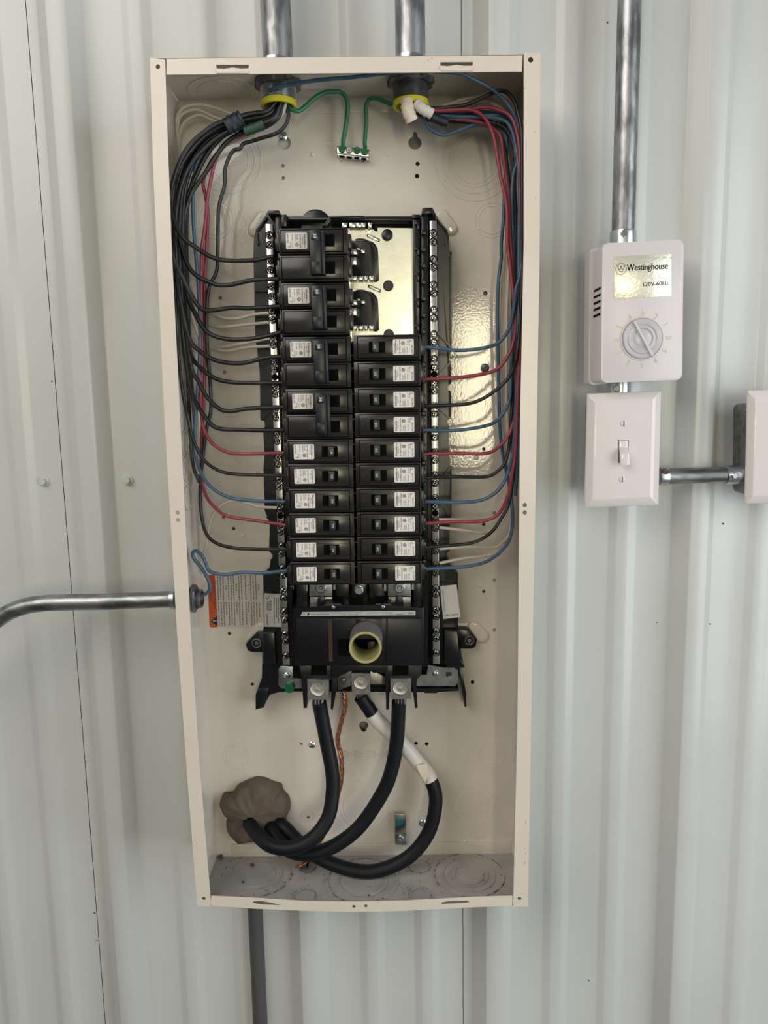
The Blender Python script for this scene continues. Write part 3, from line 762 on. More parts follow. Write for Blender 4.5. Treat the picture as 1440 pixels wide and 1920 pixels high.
for i in range(6):
    y = [846.5,892.5,938.5,984.5,1030.5,1076][i]; x = 600.5+i*0.95
    o = sp if i == 0 else dup(sp); c = at(x, y, YK); o.location = (c.x-0.0330, YK, c.z); o.rotation_euler = (0, 0.006, 0)
    tag(o, 'black 20-amp single breaker fed by a %s wire, %s below the double breakers' % (wl[i], nth[i]), 'circuit breaker', 'single 20-amp breakers below the double ones')
for i in range(10):
    y = [651,701,749.5,796.5,844,891,937,983,1029,1075][i]; x = 725+i*0.55
    o = dup(sp); c = at(x, y, YK); o.location = (c.x+0.0330, YK, c.z); o.rotation_euler = (0, math.pi+0.002, 0)
    tag(o, 'black 20-amp single breaker, %s down from the bright bus plate' % nth[i], 'circuit breaker', 'single 20-amp breakers under the bright plate')

# ------------------------------------------------------------------ main breaker and its lugs
mb = thing('main_breaker', tuple(at(672, 1250, -0.03)), 'large black main breaker across the bottom of the breaker stack', 'main breaker')
YM = -0.074
b = B()
b.prism(PP([(549,1139),(603,1139),(610,1131),(640,1131),(644,1137),(700,1137),(705,1131),(733,1131),(740,1138),(795,1138),(794,1249),(552,1249)], YM+0.003), YM+0.003, -0.0205, 0.0012)
b.prism(PP([(555,1160),(790,1160),(788,1244),(558,1244)], YM), YM, YM+0.004, 0.0012)
obj('housing', b, 'black', mb)
b = B()
b.prism(PP([(624,1160),(716,1160),(717,1240),(625,1240)], YM-0.0022), YM-0.0022, YM+0.001, 0.0008)
b.prism(PP([(667,1160),(686,1160),(686,1176),(668,1176)], YM-0.004), YM-0.004, YM, 0.0005)
b.prism(PP([(724,1160),(727,1160),(728,1243),(725,1243)], YM-0.001), YM-0.001, YM+0.001)
obj('center_cover', b, 'black', mb)
b = B().prism(PP([(633,1198),(716,1198),(716,1230),(633,1230)], YM-0.0023), YM-0.0023, YM-0.0018); obj('handle_window', b, 'dark', mb)
b = B().prism(PP([(689,1203),(704,1203),(704,1228),(689,1228)], YM-0.007), YM-0.007, YM-0.002, 0.001); obj('main_handle', b, 'toggle', mb)
b = B().prism(PP([(615.5,1162),(623,1162),(624,1240),(617,1240)], YM-0.0004), YM-0.0004, YM+0.0004); obj('painted_ridge_reflection', b, 'ridgesheen', mb)  # reflected light along the cover ridge, painted as a thin brown strip
c = at(655,1182,YM-0.0022); b = B().lathe(c, (0,-1,0), [(0,0.0022),(0.0006,0.0022),(0.0008,0.0016),(0.0001,0.0014),(0.0001,0.0001)], 16); obj('test_button', b, 'toggle', mb)
ms = obj('rating_strip', B().prism(PP([(567,1147.5),(779,1145.5),(779,1153.5),(563,1155.5)], YM+0.0028), YM+0.0028, YM+0.0036), 'sticker2', mb)
b = B(); Y_ = YM+0.0027
for (s_, x, w_, y, h) in (('SQD', 770, 12, 1150, 3.6), ('10kAIC RMS SYM 240V', 600, 36, 1151.6, 2), ('TYPE  200 AMP', 655, 34, 1152.5, 1.8), ('CATALOG NO. LISTED CIRCUIT BREAKER', 650, 62, 1149, 1.5), ('LINE TERMINALS CU-AL 75C WIRE', 712, 50, 1149.2, 1.6), ('C', 726, 3, 1151.5, 2.2), ('40 C AMBIENT', 745, 30, 1151.5, 1.5)):
    if s_ == 'SQD': s_ = 'QD'
    b.text(s_, at(x, y, Y_), (1,0,-0.006), (0,0,1), h=h*px2m(Y_), w=w_*px2m(Y_))
b.prism(PP([(577,1149),(580,1149),(579,1154),(576,1154)], Y_-0.0001), Y_-0.0001, Y_+0.0001); b.prism(PP([(569,1151),(571,1151),(571,1153),(569,1153)], Y_-0.0001), Y_-0.0001, Y_+0.0001)
obj('strip_print', b, 'ink', ms, angle=None)
# bus terminals just above the main breaker
for cx in (602, 749):
    b = B().prism(PP([(cx-22,1090),(cx+21,1090),(cx+21,1118),(cx-22,1118)], -0.055), -0.055, -0.052, 0.0004)
    b.prism(PP([(cx-21,1119),(cx+21,1119),(cx+21,1136),(cx-21,1136)], -0.053), -0.053, -0.050, 0.0004)
    b.prism(PP([(cx-29,1094),(cx-25,1094),(cx-25,1108),(cx-29,1108)], -0.055), -0.055, -0.045)
    b.prism(PP([(cx+23,1094),(cx+27,1094),(cx+27,1106),(cx+23,1106)], -0.055), -0.055, -0.045)
    pieces('line_terminal', b, 'lug', mb)
    b = B(); b.prism(PP([(cx-5,1118),(cx+5,1118),(cx+9,1136),(cx-9,1136)], -0.060), -0.060, -0.050, 0.001); obj('terminal_block', b, 'black', mb)
    c = at(cx, 1101, -0.055); b = B(); b.lathe(c, (0,-1,0), [(0,0.0070),(0.001,0.0068),(0.0014,0.0052),(0.0034,0.0046),(0.0034,0.0025),(0.0020,0.0022),(0.0046,0.0018),(0.0046,0.0001)], 20)
    obj('terminal_screw', b, 'fitting', mb)
b = B(); b.prism(PP([(660,1094),(688,1094),(686,1118),(680,1121),(664,1121),(658,1118)], -0.056), -0.056, -0.03, 0.001); b.prism(PP([(556,1090),(577,1090),(577,1138),(556,1138)], -0.045), -0.045, -0.02, 0.001); b.prism(PP([(774,1090),(792,1090),(792,1138),(776,1138)], -0.045), -0.045, -0.02, 0.001)
b.prism(PP([(628,1090),(655,1090),(655,1138),(628,1138)], -0.04), -0.04, -0.02, 0.001); b.prism(PP([(692,1090),(722,1090),(722,1138),(692,1138)], -0.04), -0.04, -0.02, 0.001)
pieces('terminal_barrier', b, 'base', mb)
c = at(673,1106,-0.056); b = B(); b.cyl(c, c+Vector((0,-0.004,0)), 0.0047, 0.0042, 6); b.lathe(c, (0,-1,0), [(0.0,0.0052),(0.001,0.0050),(0.0012,0.0040)], 18); obj('hex_bolt', b, 'fitting', mb)
for (x, y) in ((625,1138),(718,1137)):
    c = at(x, y, YM); b = B(); b.lathe(c, (0,-1,0), [(-0.001,0.0025),(0.0005,0.0025),(0.0016,0.0018),(0.002,0.0008),(0.002,0.0001)], 16); obj('rivet', b, 'screw', mb)
# black arms holding the lugs
b = B()
for l, Y_ in (([(560,1246),(622,1246),(620,1276),(575,1276),(575,1328),(569,1328),(566,1266)], -0.058), ([(622,1262),(632,1262),(630,1300),(624,1332),(620,1330)], -0.050), ([(716,1246),(790,1246),(790,1266),(780,1274),(783,1328),(778,1328),(772,1272),(731,1272),(729,1331),(724,1331),(723,1265)], -0.058),
              ([(620,1246),(728,1246),(727,1262),(700,1262),(693,1256),(660,1256),(630,1272),(620,1270)], -0.060)):
    b.prism(PP(l, Y_), Y_, -0.0205, 0.0006)
pieces('lug_shroud', b, 'black', mb)
for cx in (598, 751):
    b = B().prism(PP([(cx-15,1246),(cx+15,1246),(cx+15,1266),(cx-15,1266)], -0.0583), -0.0583, -0.0575); obj('lug_window', b, 'dark', mb)
    c = at(cx-1, 1247, -0.0585); b = B()
    for k in range(5): b.cyl(c+Vector(((k-2)*0.0016,0,-abs(k-2)*0.0003+0.0005)), c+Vector(((k-2)*0.0016,-0.001,0.0005)), 0.0007, n=8)
    pieces('lug_glint_screw', b, 'screw', mb)
def lugobj(x0, x1, y0, y1, Y, hx, hy, r, name='cable_lug'):
    o_ = circ(hx, hy, r, Y, 28)
    q = plate(name, PP([(x0,y0),(x1,y0+1),(x1,y1),(x0+1,y1)], Y), [o_], Y, 0.014, 'lug', mb)
    c = at(hx, hy, Y); k = px2m(Y); b = B()
    b.lathe(c, (0,-1,0), [(-0.010,0.0002),(-0.010,r*k*0.45),(-0.006,r*k*0.50),(-0.0035,r*k*0.55),(-0.0035,r*k*0.85),(-0.0030,r*k*0.97)], 28)
    obj('set_screw', b, 'lughole', q)
    b = B(); b.torus(c, (0,1,0), r*k, 0.0005, 32, 6); obj('socket_rim', b, 'lug', q)
lugobj(576,616,1275,1312,-0.062,595.5,1293,15)
lugobj(732,771,1273,1311,-0.062,751,1291,15)
lugobj(659,694,1262,1302,-0.048,677,1281,14.5)
# grey pvc coupling standing over the main handle
tb = thing('pvc_coupling', tuple(at(686, 1200, YM)), 'short grey pipe ring with a yellowish rim pushed over the main breaker handle', 'pipe')
c = at(685, 1214, -0.114); Ro = 33*px2m(-0.114)
b = B().lathe((c.x, 0, c.z), (0,-1,0), [(0.1135,Ro*0.975),(0.0790,Ro),(0.0790,Ro*0.83)], 48)
obj('outer_sleeve', b, 'pipe', tb)
b = B().lathe((c.x, 0, c.z), (0,-1,0), [(0.1134,Ro*0.975),(0.1146,Ro*0.965),(0.1148,Ro*0.92),(0.1144,Ro*0.82),(0.1120,Ro*0.80),(0.0792,Ro*0.80)], 48)
obj('cut_rim', b, 'pvcring', tb)

# ------------------------------------------------------------------ stickers inside the box
wlb = thing('warning_sticker', tuple(at(440,1125,YB)), 'orange and white bilingual warning sticker on the back of the box', 'sticker')
Y_ = YB-0.0002
pap = obj('paper', B().prism(PP([(403,1077),(492,1075),(495,1180),(408,1176)], Y_), Y_, YB-0.00005), 'warnwhite', wlb)
org = obj('orange_band', B().prism(PP([(389,1080),(391,1078),(403,1078),(408.5,1176),(396,1177),(393,1174)], Y_-0.0001), Y_-0.0001, YB-0.00005), 'orange', wlb)
u = (at(392,1080,YB)-at(395,1175,YB)).normalized(); v = Vector((1,0,0.02)).normalized(); k = px2m(YB)
b = B(); b.text('WARNING', at(395,1112,YB)+Vector((0,-0.0004,0)), u, v, h=4.6*k, w=34*k); b.text('AVERTISSEMENT', at(401.5,1116,YB)+Vector((0,-0.0004,0)), u, v, h=4.6*k, w=54*k)
b.prism(PP([(395,1166),(406.5,1155),(407.5,1173)], Y_-0.0003), Y_-0.0003, Y_-0.0001)
obj('warning_lettering', b, 'ink', org, angle=None)
b = B(); b.prism(PP([(398.8,1164),(403.6,1163),(403.6,1165),(398.8,1165)], Y_-0.0004), Y_-0.0004, Y_-0.0003); b.prism(PP([(404.6,1163.2),(406,1163.2),(406,1165),(404.6,1165)], Y_-0.0004), Y_-0.0004, Y_-0.0003)
obj('warning_symbol', b, 'whiteink', org, angle=None)
b = B()
for cl, (ya, yb_) in enumerate(((1078,1126),(1129,1173))):
    for r_ in range(16):
        x = 408+r_*4.9+(0 if r_ < 10 else 2.5)
        end = yb_ if r_ % 4 != 3 else ya+(yb_-ya)*random.uniform(0.35, 0.7)
        st = ya if cl == 1 or r_ % 4 != 3 else ya+random.uniform(8, 20)
        y = st
        while y < end-1.5:
            l = min(random.uniform(1.2, 5.0), end-y)
            xs = x+(y-1078)*0.035
            b.prism(PP([(xs-0.9,y),(xs+0.9,y),(xs+0.9,y+l),(xs-0.9,y+l)], Y_-0.0001), Y_-0.0001, Y_); y += l+1.0
obj('fine_print', b, 'inkgrey', pap, angle=None)
ssv = thing('silver_rating_sticker', tuple(at(515,1140,YW)), 'small silver rating sticker on the black wing beside the warning sticker', 'sticker')
Y_ = YW-0.0002
sp_ = obj('foil', B().prism(PP([(496,1112),(529,1114),(530,1176),(496,1175)], Y_), Y_, YW-0.00002), 'sticker2', ssv)
b = B(); k = px2m(Y_); dn = Vector((0.04,0,-1)).normalized(); rtu = Vector((1,0,0.04)).normalized(); up_ = Vector((0.03,0,1)).normalized()
b.text('Schneider', at(501.5,1162,Y_), -dn*-1, rtu, h=4*k, w=24*k, bold=True)
for i, (x, y, w_) in enumerate(((501,1136,18),(504.5,1136,18),(508,1134,16),(514,1145,50),(518.5,1140,36),(522,1143,44),(525.5,1140,36))):
    y0 = y-w_/2
    while y0 < y+w_/2:
        l = random.uniform(1.2,4); b.prism(PP([(x-0.7,y0),(x+0.7,y0),(x+0.7,y0+l),(x-0.7,y0+l)], Y_-0.0001), Y_-0.0001, Y_); y0 += l+0.9
b.torus(at(501.5,1120,Y_), (0,1,0), 0.0017, 0.0003, 18, 4)
obj('foil_print', b, 'ink', sp_, angle=None)
ssr = thing('serial_sticker', tuple(at(842,1130,YW)), 'white serial sticker on the black wing at the far side of the breakers', 'sticker')
sr = obj('paper', B().prism(PP([(825,1099),(856,1096),(863,1157),(831,1161)], Y_), Y_, YW-0.00002), 'sticker', ssr)
b = B(); b.text('NHAA11708', at(848,1153,Y_), (-1,0,-0.06), (0.06,0,-1), h=3.6*k, w=24*k, bold=True)
b.text('CSED240VNE3SCDZSS', at(832,1127,Y_), (0.1,0,-1), (1,0,0.1), h=2.2*k, w=40*k)
obj('serial_print', b, 'ink', sr, angle=None)

# ------------------------------------------------------------------ ground bar with green screws, small bracket
gb = thing('ground_bar', tuple(at(662,290,YB)), 'small ground bar with green screws under the two green wires', 'ground bar')
Y_ = -0.013
b = B().prism(PP([(632,273),(692.5,280),(692,294),(631.5,288)], Y_), Y_, -0.005, 0.0004); obj('bar', b, 'plated', gb)
b = B().prism(PP([(632,288),(692,294.5),(692,299),(633,292)], Y_+0.0005), Y_+0.0005, -0.0026, 0.0002); obj('bar_foot', b, 'fitting', gb)
for (x, y, m) in ((641,280,'greensc'),(655,282,'screw'),(669.5,283,'greensc'),(683.5,285,'greensc')):
    c = at(x, y, Y_); b = B(); b.lathe(c, (0,-1,0), [(-0.001,0.0036),(0.0018,0.0036),(0.0024,0.0030),(0.0024,0.0001)], 16)
    b.box(c.x-0.0026,c.x+0.0026,c.y-0.0030,c.y-0.0022,c.z-0.0005,c.z+0.0005)
    o = obj('clamp_screw', b, m, gb)
    if m == 'greensc': o['label'] = 'green slotted screw'
b = B()
for x in (641,655,669,682): b.prism(PP([(x-5,291+(x-641)*0.11),(x+5,292+(x-641)*0.11),(x+4.5,296+(x-641)*0.11),(x-4.5,295+(x-641)*0.11)], Y_+0.0003), Y_+0.0003, Y_+0.0015)
pieces('wire_port', b, 'dark', gb)
b = B(); p = at(641,294,-0.010); b.tube([p, at(640,299,-0.010), at(638,303,-0.009)], 0.0009, 8); p = at(682,297,-0.010); b.tube([p, at(683,301,-0.010), at(681,303,-0.009)], 0.0009, 8)
pieces('copper_tail', b, 'copper', gb)
bk = thing('grounding_bracket', tuple(at(751,1575,YB)), 'small steel tab with a teal screw low on the back of the box', 'bracket')
b = B().prism(PP([(740,1527),(761,1527),(762,1562),(741,1562)], -0.012), -0.012, -0.0105, 0.0004); b.prism(PP([(740,1556),(762,1556),(762,1580),(741,1580)], -0.006), -0.0105, -0.0026, 0.0004)
obj('tab', b, 'fitting', bk)
c = at(750,1540,-0.012); b = B().lathe(c, (0,-1,0), [(-0.0005,0.0046),(0.0018,0.0046),(0.0024,0.0038),(0.0024,0.0001)], 18); obj('teal_screw', b, 'teal', bk)
c = at(751,1571,-0.0106); b = B().lathe(c, (0,-1,0), [(-0.0005,0.0042),(0.0012,0.0040),(0.0018,0.003),(0.0008,0.0028),(0.0008,0.0001)], 6); obj('fixing_screw', b, 'fitting', bk)

# ------------------------------------------------------------------ wires
wcount = 0
def wire(name, pts, m, label, r=0.00195, group=None, n=9, cat='wire', k=7, end=None):
    """pts = [(px, py, depth)]"""
    P = []
    for (x, y, Y) in pts:
        p = at(x, y, Y)
        if y > 140 and 300 < x < 1000: p.x = max(XL+0.0025+r, min(XR-0.0025-r, p.x)); p.z = min(p.z, ZTOP-0.003-r)
        P.append(p)
    b = B().tube(spline(P, k), r, n)
    o = obj(name, b, m, None, angle=60); tag(o, label, cat, group)
    return o
def D(l, ya, yb_=None):
    """give a list of pixel points a depth that runs evenly from ya to yb_"""
    yb_ = ya if yb_ is None else yb_; n = max(1, len(l)-1)
    return [(x, y, ya+(yb_-ya)*i/n) for i, (x, y) in enumerate(l)]
YE = -0.063
# ends on the left column
LWires = [
 ('black', [(526,186),(506,212),(470,222),(436,230),(392,248),(350,292),(324,345),(319,390)], [(338,439),(366,463),(409,486),(473,488),(506,482)], 'uppermost terminal of the double breakers', 0.00225),
 ('black', [(523,187),(502,210),(468,218),(438,226),(396,242),(356,290),(333,350),(331,420)], [(355,502),(398,531),(431,534),(475,525),(527,523)], 'second terminal down the double breakers', 0.00225),
 ('black', [(520,187),(500,208),(466,214),(440,222),(400,236),(350,280),(322,350),(316,430)], [(324,481),(344,524),(366,566),(387,582),(436,577),(466,578),(529,574)], 'third terminal down the double breakers', 0.00225),
 ('black', [(529,188),(510,216),(478,228),(436,238),(396,262),(360,312),(344,380),(343,480)], [(352,555),(366,588),(387,621),(420,635),(464,636),(500,630),(530,622)], 'fourth terminal down the double breakers', 0.00225),
 ('black', [(531,189),(514,220),(480,234),(438,242),(392,270),(350,322),(330,400),(333,520)], [(352,627),(377,660),(409,677),(453,681),(497,671),(532,669)], 'fifth terminal down the double breakers', 0.00225),
 ('black', [(527,190),(514,224),(484,238),(440,244),(404,268),(372,320),(348,390),(342,520)], [(355,653),(377,690),(405,710),(436,717),(475,718),(534,718)], 'sixth terminal down the double breakers', 0.00225),
 ('black', [(524,191),(508,222),(478,232),(436,240),(384,268),(348,330),(336,430),(341,560)], [(357,682),(372,715),(387,743),(409,765),(431,771),(466,766),(536,763)], 'seventh terminal down the double breakers', 0.00225),
 ('black', [(533,190),(520,222),(488,242),(452,250),(420,272),(388,320),(356,370),(341,440),(338,540),(345,650)], [(359,734),(387,785),(409,803),(453,806),(497,807),(538,806)], 'lowest terminal of the double breakers', 0.00225),
]
for i, (c_, a, e, lab, r) in enumerate(LWires):
    d0_ = -0.045-0.003*(i % 3); dm = [-0.075,-0.060,-0.078,-0.052,-0.068,-0.046,-0.060,-0.050][i]
    pts = D(a, d0_, dm)+D(e[:-1], dm, YE)+[(e[-1][0], e[-1][1], YE)]
    pts.append((e[-1][0]+6, e[-1][1], YE))
    wire('black_wire', pts, 'wblack', 'black wire bending out of the side bundle into the %s' % lab, r, 'black wires to the double breakers')
wire('red_wire', D([(532,192),(520,216),(497,236),(470,248),(447,254),(417,277),(403,305),(395,339),(389,373),(386,408),(382,442),(378,477),(377,600),(376,720)], -0.045, -0.048)+D([(379,790),(390,820),(405,837),(431,849),(464,851),(506,850),(546,849)], -0.050, YE), 'wred', 'red wire ending at the first single breaker below the double ones', 0.0018, 'red wires of the left bundle')
wire('red_wire', D([(534,192),(524,214),(500,234),(460,252),(434,262),(405,290),(388,318),(381,344),(386,370),(390,399),(389,425),(387,477),(384,530),(384,700),(378,826)], -0.047, -0.040)+D([(378,891),(387,931),(409,957),(431,969),(486,977),(532,984),(546,984)], -0.040, YE), 'wred', 'red wire dropping straight down to the fourth single breaker', 0.0018, 'red wires of the left bundle')
wire('black_wire', D([(519,190),(500,214),(470,226),(436,236),(384,258),(342,312),(326,400),(327,520),(334,660),(343,740)], -0.046, -0.072)+D([(352,782),(363,826),(381,861),(409,882),(442,889),(497,891),(552,892)], -0.065, YE), 'wblack', 'black wire ending at the second single breaker below the double ones', 0.0018)
wire('blue_wire', D([(526,191),(510,218),(480,236),(440,244),(404,266),(376,292),(364,330),(362,391),(364,442),(370,511),(374,577),(375,642),(372,708),(366,790)], -0.044, -0.050)+D([(366,847),(377,887),(398,915),(431,933),(475,939),(552,941)], -0.050, YE), 'wblue', 'blue wire ending at the third single breaker below the double ones', 0.0018)
wire('black_wire', D([(536,196),(541,215),(535,235),(518,250),(490,259),(468,266),(456,270),(450,279),(440,281),(430,294),(422,318),(421,348),(412,380),(409,410),(408,485),(405,512),(393,536),(388,575),(388,640),(394,719),(395,770),(388,800),(380,860),(375,920)], -0.047, -0.042)+D([(378,968),(387,1001),(405,1018),(436,1027),(486,1030),(550,1030)], -0.042, YE), 'wblack', 'kinked black wire hanging loose in front, ending at the fifth single breaker', 0.0019)
wire('blue_wire', D([(376,1118),(388,1112),(394,1103),(390,1086),(377,1064),(364,1048),(361,1037),(368,1033),(379,1042),(386,1057),(392,1070),(409,1076),(427,1077),(457,1073),(497,1074),(554,1068)], -0.055, YE), 'wblue', 'blue wire looping out of the side fitting to the lowest single breaker', 0.0019)
# more black wires of the bundle that leave behind the others
for i, a in enumerate(([(522,190),(504,218),(472,230),(436,236),(378,262),(340,330),(333,420),(330,560),(340,720),(352,860),(374,905)],
                       [(528,189),(512,214),(480,226),(440,236),(410,264),(378,300),(358,350),(350,420),(352,560),(358,700),(366,800)])):
    wire('grey_black_wire', D(a, -0.040, -0.030-0.008*i), 'wdusty', ['dusty black wire at the back of the side bundle', 'dusty black wire in the middle of the side bundle'][i], 0.002)
# white neutrals, left
nw = [
 ([(500,205),(470,222),(429,212),(403,202),(369,196),(343,203),(332,222),(331,250),(336,340),(346,450),(358,530),(378,575)], [(396,588),(420,596),(445,597),(480,589),(507,587)], 'uppermost', 0.00165),
 ([(500,208),(465,226),(430,226),(403,220),(369,206),(341,215),(333,240),(334,300),(340,420),(352,520),(372,590)], [(397,610),(420,613),(460,609),(508,604)], 'second', 0.00165),
 ([(500,210),(465,230),(430,234),(396,224),(374,216),(350,226),(338,246),(336,280),(342,430),(354,560),(374,630)], [(397,650),(420,650),(450,645),(508,634)], 'third', 0.00165),
 ([(502,212),(470,234),(430,240),(400,244),(372,262),(352,310),(344,420),(354,560),(376,640)], [(397,652),(425,658),(460,652),(509,649)], 'fourth', 0.00165),
]
for i, (a, e, lab, r) in enumerate(nw):
    wire('white_wire', D(a, -0.034+0.003*i, -0.014-0.002*i)+D(e, -0.020, YN+0.004), 'wwhite', 'white wire into the near terminal bar, %s of four between black wires' % lab, r, 'white wires of the left side')
wire('white_wire', D([(368,1075),(374,1055),(387,1022),(394,979),(409,952),(431,939),(453,940),(486,950),(520,952)], -0.012, YN+0.004), 'wwhite', 'white wire arching low above the warning sticker to the terminal bar', 0.0017)
wire('white_wire', D([(536,192),(528,215),(500,238),(470,252),(448,262),(420,275),(405,300)], -0.050, -0.030), 'wwhite', 'white wire under the green tape, running between the red and the loose black one', 0.0018)

# right side
RW_ = [
 ('blue', [(498,192,-0.052),(495,180,-0.05),(512,166,-0.064),(545,158,-0.070),(600,150,-0.076),(660,145,-0.080),(720,138,-0.084),(790,133,-0.085),(858,137,-0.082),(884,147,-0.076),(920,166,-0.066),(946,189,-0.064),(964,214,-0.062),(972,240,-0.060),(977,300,-0.062),(978,400,-0.066),(977,500,-0.068),(967,545,-0.068),(965,567,-0.066),(956,612,-0.062),(935,642,-0.06),(904,653,-0.062),(862,657,YE),(821,653,YE),(796,650,YE)], 'long blue wire crossing under the box top to the first breaker below the plate'),
 ('red', D([(778,186),(785,200),(810,207),(840,207),(875,205),(898,212),(914,228),(925,253),(932,288),(939,332),(950,386),(951,456),(954,479),(958,515),(965,580),(966,620)], -0.05, -0.062)+D([(960,650),(946,677),(925,696),(883,705),(842,709),(790,711)], -0.062, YE), 'red wire bowing over the bundle front to the second breaker below the plate'),
 ('black', D([(776,186),(790,202),(815,203),(840,201),(875,196),(911,180),(937,170),(955,177),(967,196),(973,219),(978,250),(979,340),(979,500),(974,620),(968,671)], -0.048, -0.072)+D([(962,692),(946,717),(915,742),(883,756),(842,760),(790,761)], -0.07, YE), 'black wire arching over the bundle to the third breaker below the plate'),
 ('blue', D([(780,187),(800,212),(840,217),(875,219),(911,217),(937,216),(953,221),(964,233),(971,260),(971,297),(962,332),(960,386),(962,456),(964,560),(958,700)], -0.044, -0.052)+D([(956,744),(946,771),(930,790),(904,800),(853,807),(790,806)], -0.055, YE), 'blue wire swinging past the knockout to the fourth breaker below the plate'),
 ('red', D([(779,188),(800,214),(850,222),(880,226),(911,233),(928,244),(939,258),(944,297),(950,341),(955,386),(956,439),(962,520),(968,700),(967,770)], -0.040, -0.058)+D([(960,800),(952,818),(935,838),(911,850),(853,850),(790,851)], -0.058, YE), 'red wire beside the bowed one, ending at the fifth breaker below the plate'),
 ('black', D([(774,188),(790,218),(840,224),(893,224),(925,230),(946,240),(960,262),(966,297),(965,350),(968,500),(968,650),(962,740)], -0.040, -0.050)+D([(958,790),(956,824),(949,862),(935,882),(911,894),(853,894),(790,896)], -0.052, YE), 'black wire under the blue tape, ending at the sixth breaker below the plate'),
 ('blue', D([(782,188),(800,216),(850,220),(900,220),(940,224),(958,240),(968,280),(974,340),(973,450),(972,600),(968,740)], -0.038, -0.066)+D([(964,824),(958,867),(946,902),(926,926),(897,939),(853,942),(790,940)], -0.066, YE), 'blue wire low in the bundle, ending at the seventh breaker below the plate'),
 ('red', D([(781,186),(800,204),(840,208),(875,206),(911,201),(937,207),(955,216),(966,236),(974,280),(978,380),(977,560),(971,740),(966,850)], -0.042, -0.074)+D([(961,882),(955,920),(943,952),(926,970),(897,978),(853,978),(786,982)], -0.074, YE), 'red wire along the flange, ending at the eighth breaker below the plate'),
 ('black', D([(777,190),(795,222),(850,228),(900,232),(930,244),(944,270),(952,320),(960,400),(962,560),(960,760),(962,880)], -0.036, -0.044)+D([(955,940),(940,972),(920,999),(891,1016),(853,1022),(788,1027)], -0.048, YE), 'black wire ending at the ninth breaker below the plate'),
 ('blue', D([(783,192),(790,212),(805,240),(830,253),(850,248),(867,242),(893,233),(920,232),(942,244),(950,270),(948,320),(945,380),(944,410),(940,456),(940,483),(935,525),(933,587),(935,712),(937,795),(943,853),(955,911)], -0.05, -0.022)+D([(961,961),(959,999),(949,1022),(926,1045),(897,1058),(853,1064),(788,1067)], -0.035, YE), 'blue wire sagging below the tape, ending at the lowest breaker below the plate'),
]
for (c_, pts, lab) in RW_:
    pts = [p if len(p) == 3 else (*p, -0.05) for p in pts]
    wire('%s_wire' % c_, pts, {'blue':'wblue','red':'wred','black':'wblack'}[c_], lab, 0.00185)
nwR = [
 (D([(770,190),(800,208),(840,196),(867,187),(902,180),(929,173),(953,186),(964,205),(968,260),(962,380),(948,470),(944,546),(942,620),(946,760),(955,880),(956,920)], -0.036, -0.016)+D([(944,962),(900,972),(860,974),(822,974)], -0.022, YN+0.004), 'uppermost of the four'),
 (D([(772,190),(802,210),(840,198),(884,191),(920,194),(946,208),(958,236),(962,300),(956,400),(944,480),(938,560),(939,700),(948,840),(957,920)], -0.034, -0.014)+D([(952,955),(940,980),(926,994),(903,999),(868,994),(824,989)], -0.022, YN+0.004), 'second of the four'),
 (D([(774,192),(804,212),(850,206),(900,204),(940,216),(952,250),(956,320),(952,420),(948,560),(944,700),(952,860),(960,950)], -0.032, -0.018)+D([(955,1000),(940,1018),(926,1026),(868,1026),(824,1029)], -0.024, YN+0.004), 'third of the four'),
 (D([(773,193),(800,216),(850,212),(900,212),(940,226),(950,262),(955,340),(955,460),(950,600),(950,754),(957,880),(960,970)], -0.030, -0.022)+D([(955,1013),(940,1032),(920,1041),(868,1047),(824,1056)], -0.026, YN+0.004), 'lowest of the four'),
]
for pts, lab in nwR: wire('white_wire', pts, 'wwhite', 'white wire from the outer bundle to the far terminal bar, %s' % lab, 0.0017, 'white wires of the right side')
# extra dusty wires hidden at the flange
for i, a in enumerate(([(784,188),(812,210),(860,212),(910,210),(950,222),(970,270),(976,400),(977,640),(972,840),(966,930)], [(780,190),(808,214),(860,218),(910,216),(944,232),(960,290),(968,420),(970,640),(968,820),(962,900)])):
    wire('blue_wire' if i == 0 else 'grey_black_wire', D(a, -0.040, -0.046+0.016*i), ['wblue','wdusty'][i], ['blue wire at the back of the right-hand bundle against the side wall', 'dusty black wire at the back of the right-hand bundle'][i], 0.0019)
# green ground wires
wire('green_wire', D([(536,186),(540,196),(548,205),(560,208),(572,200),(590,184),(608,174),(626,169),(640,172),(650,186),(652,205),(648,240),(644,262),(644,276)], -0.045, -0.014), 'wgreen', 'green wire arching from the first top fitting to the ground bar', 0.0023)
wire('green_wire', D([(752,182),(744,192),(732,195),(720,190),(704,184),(692,187),(686,200),(687,225),(685,250),(684,270),(685,277)], -0.047, -0.014), 'wgreen', 'green wire from the second top fitting down to the ground bar', 0.0021)

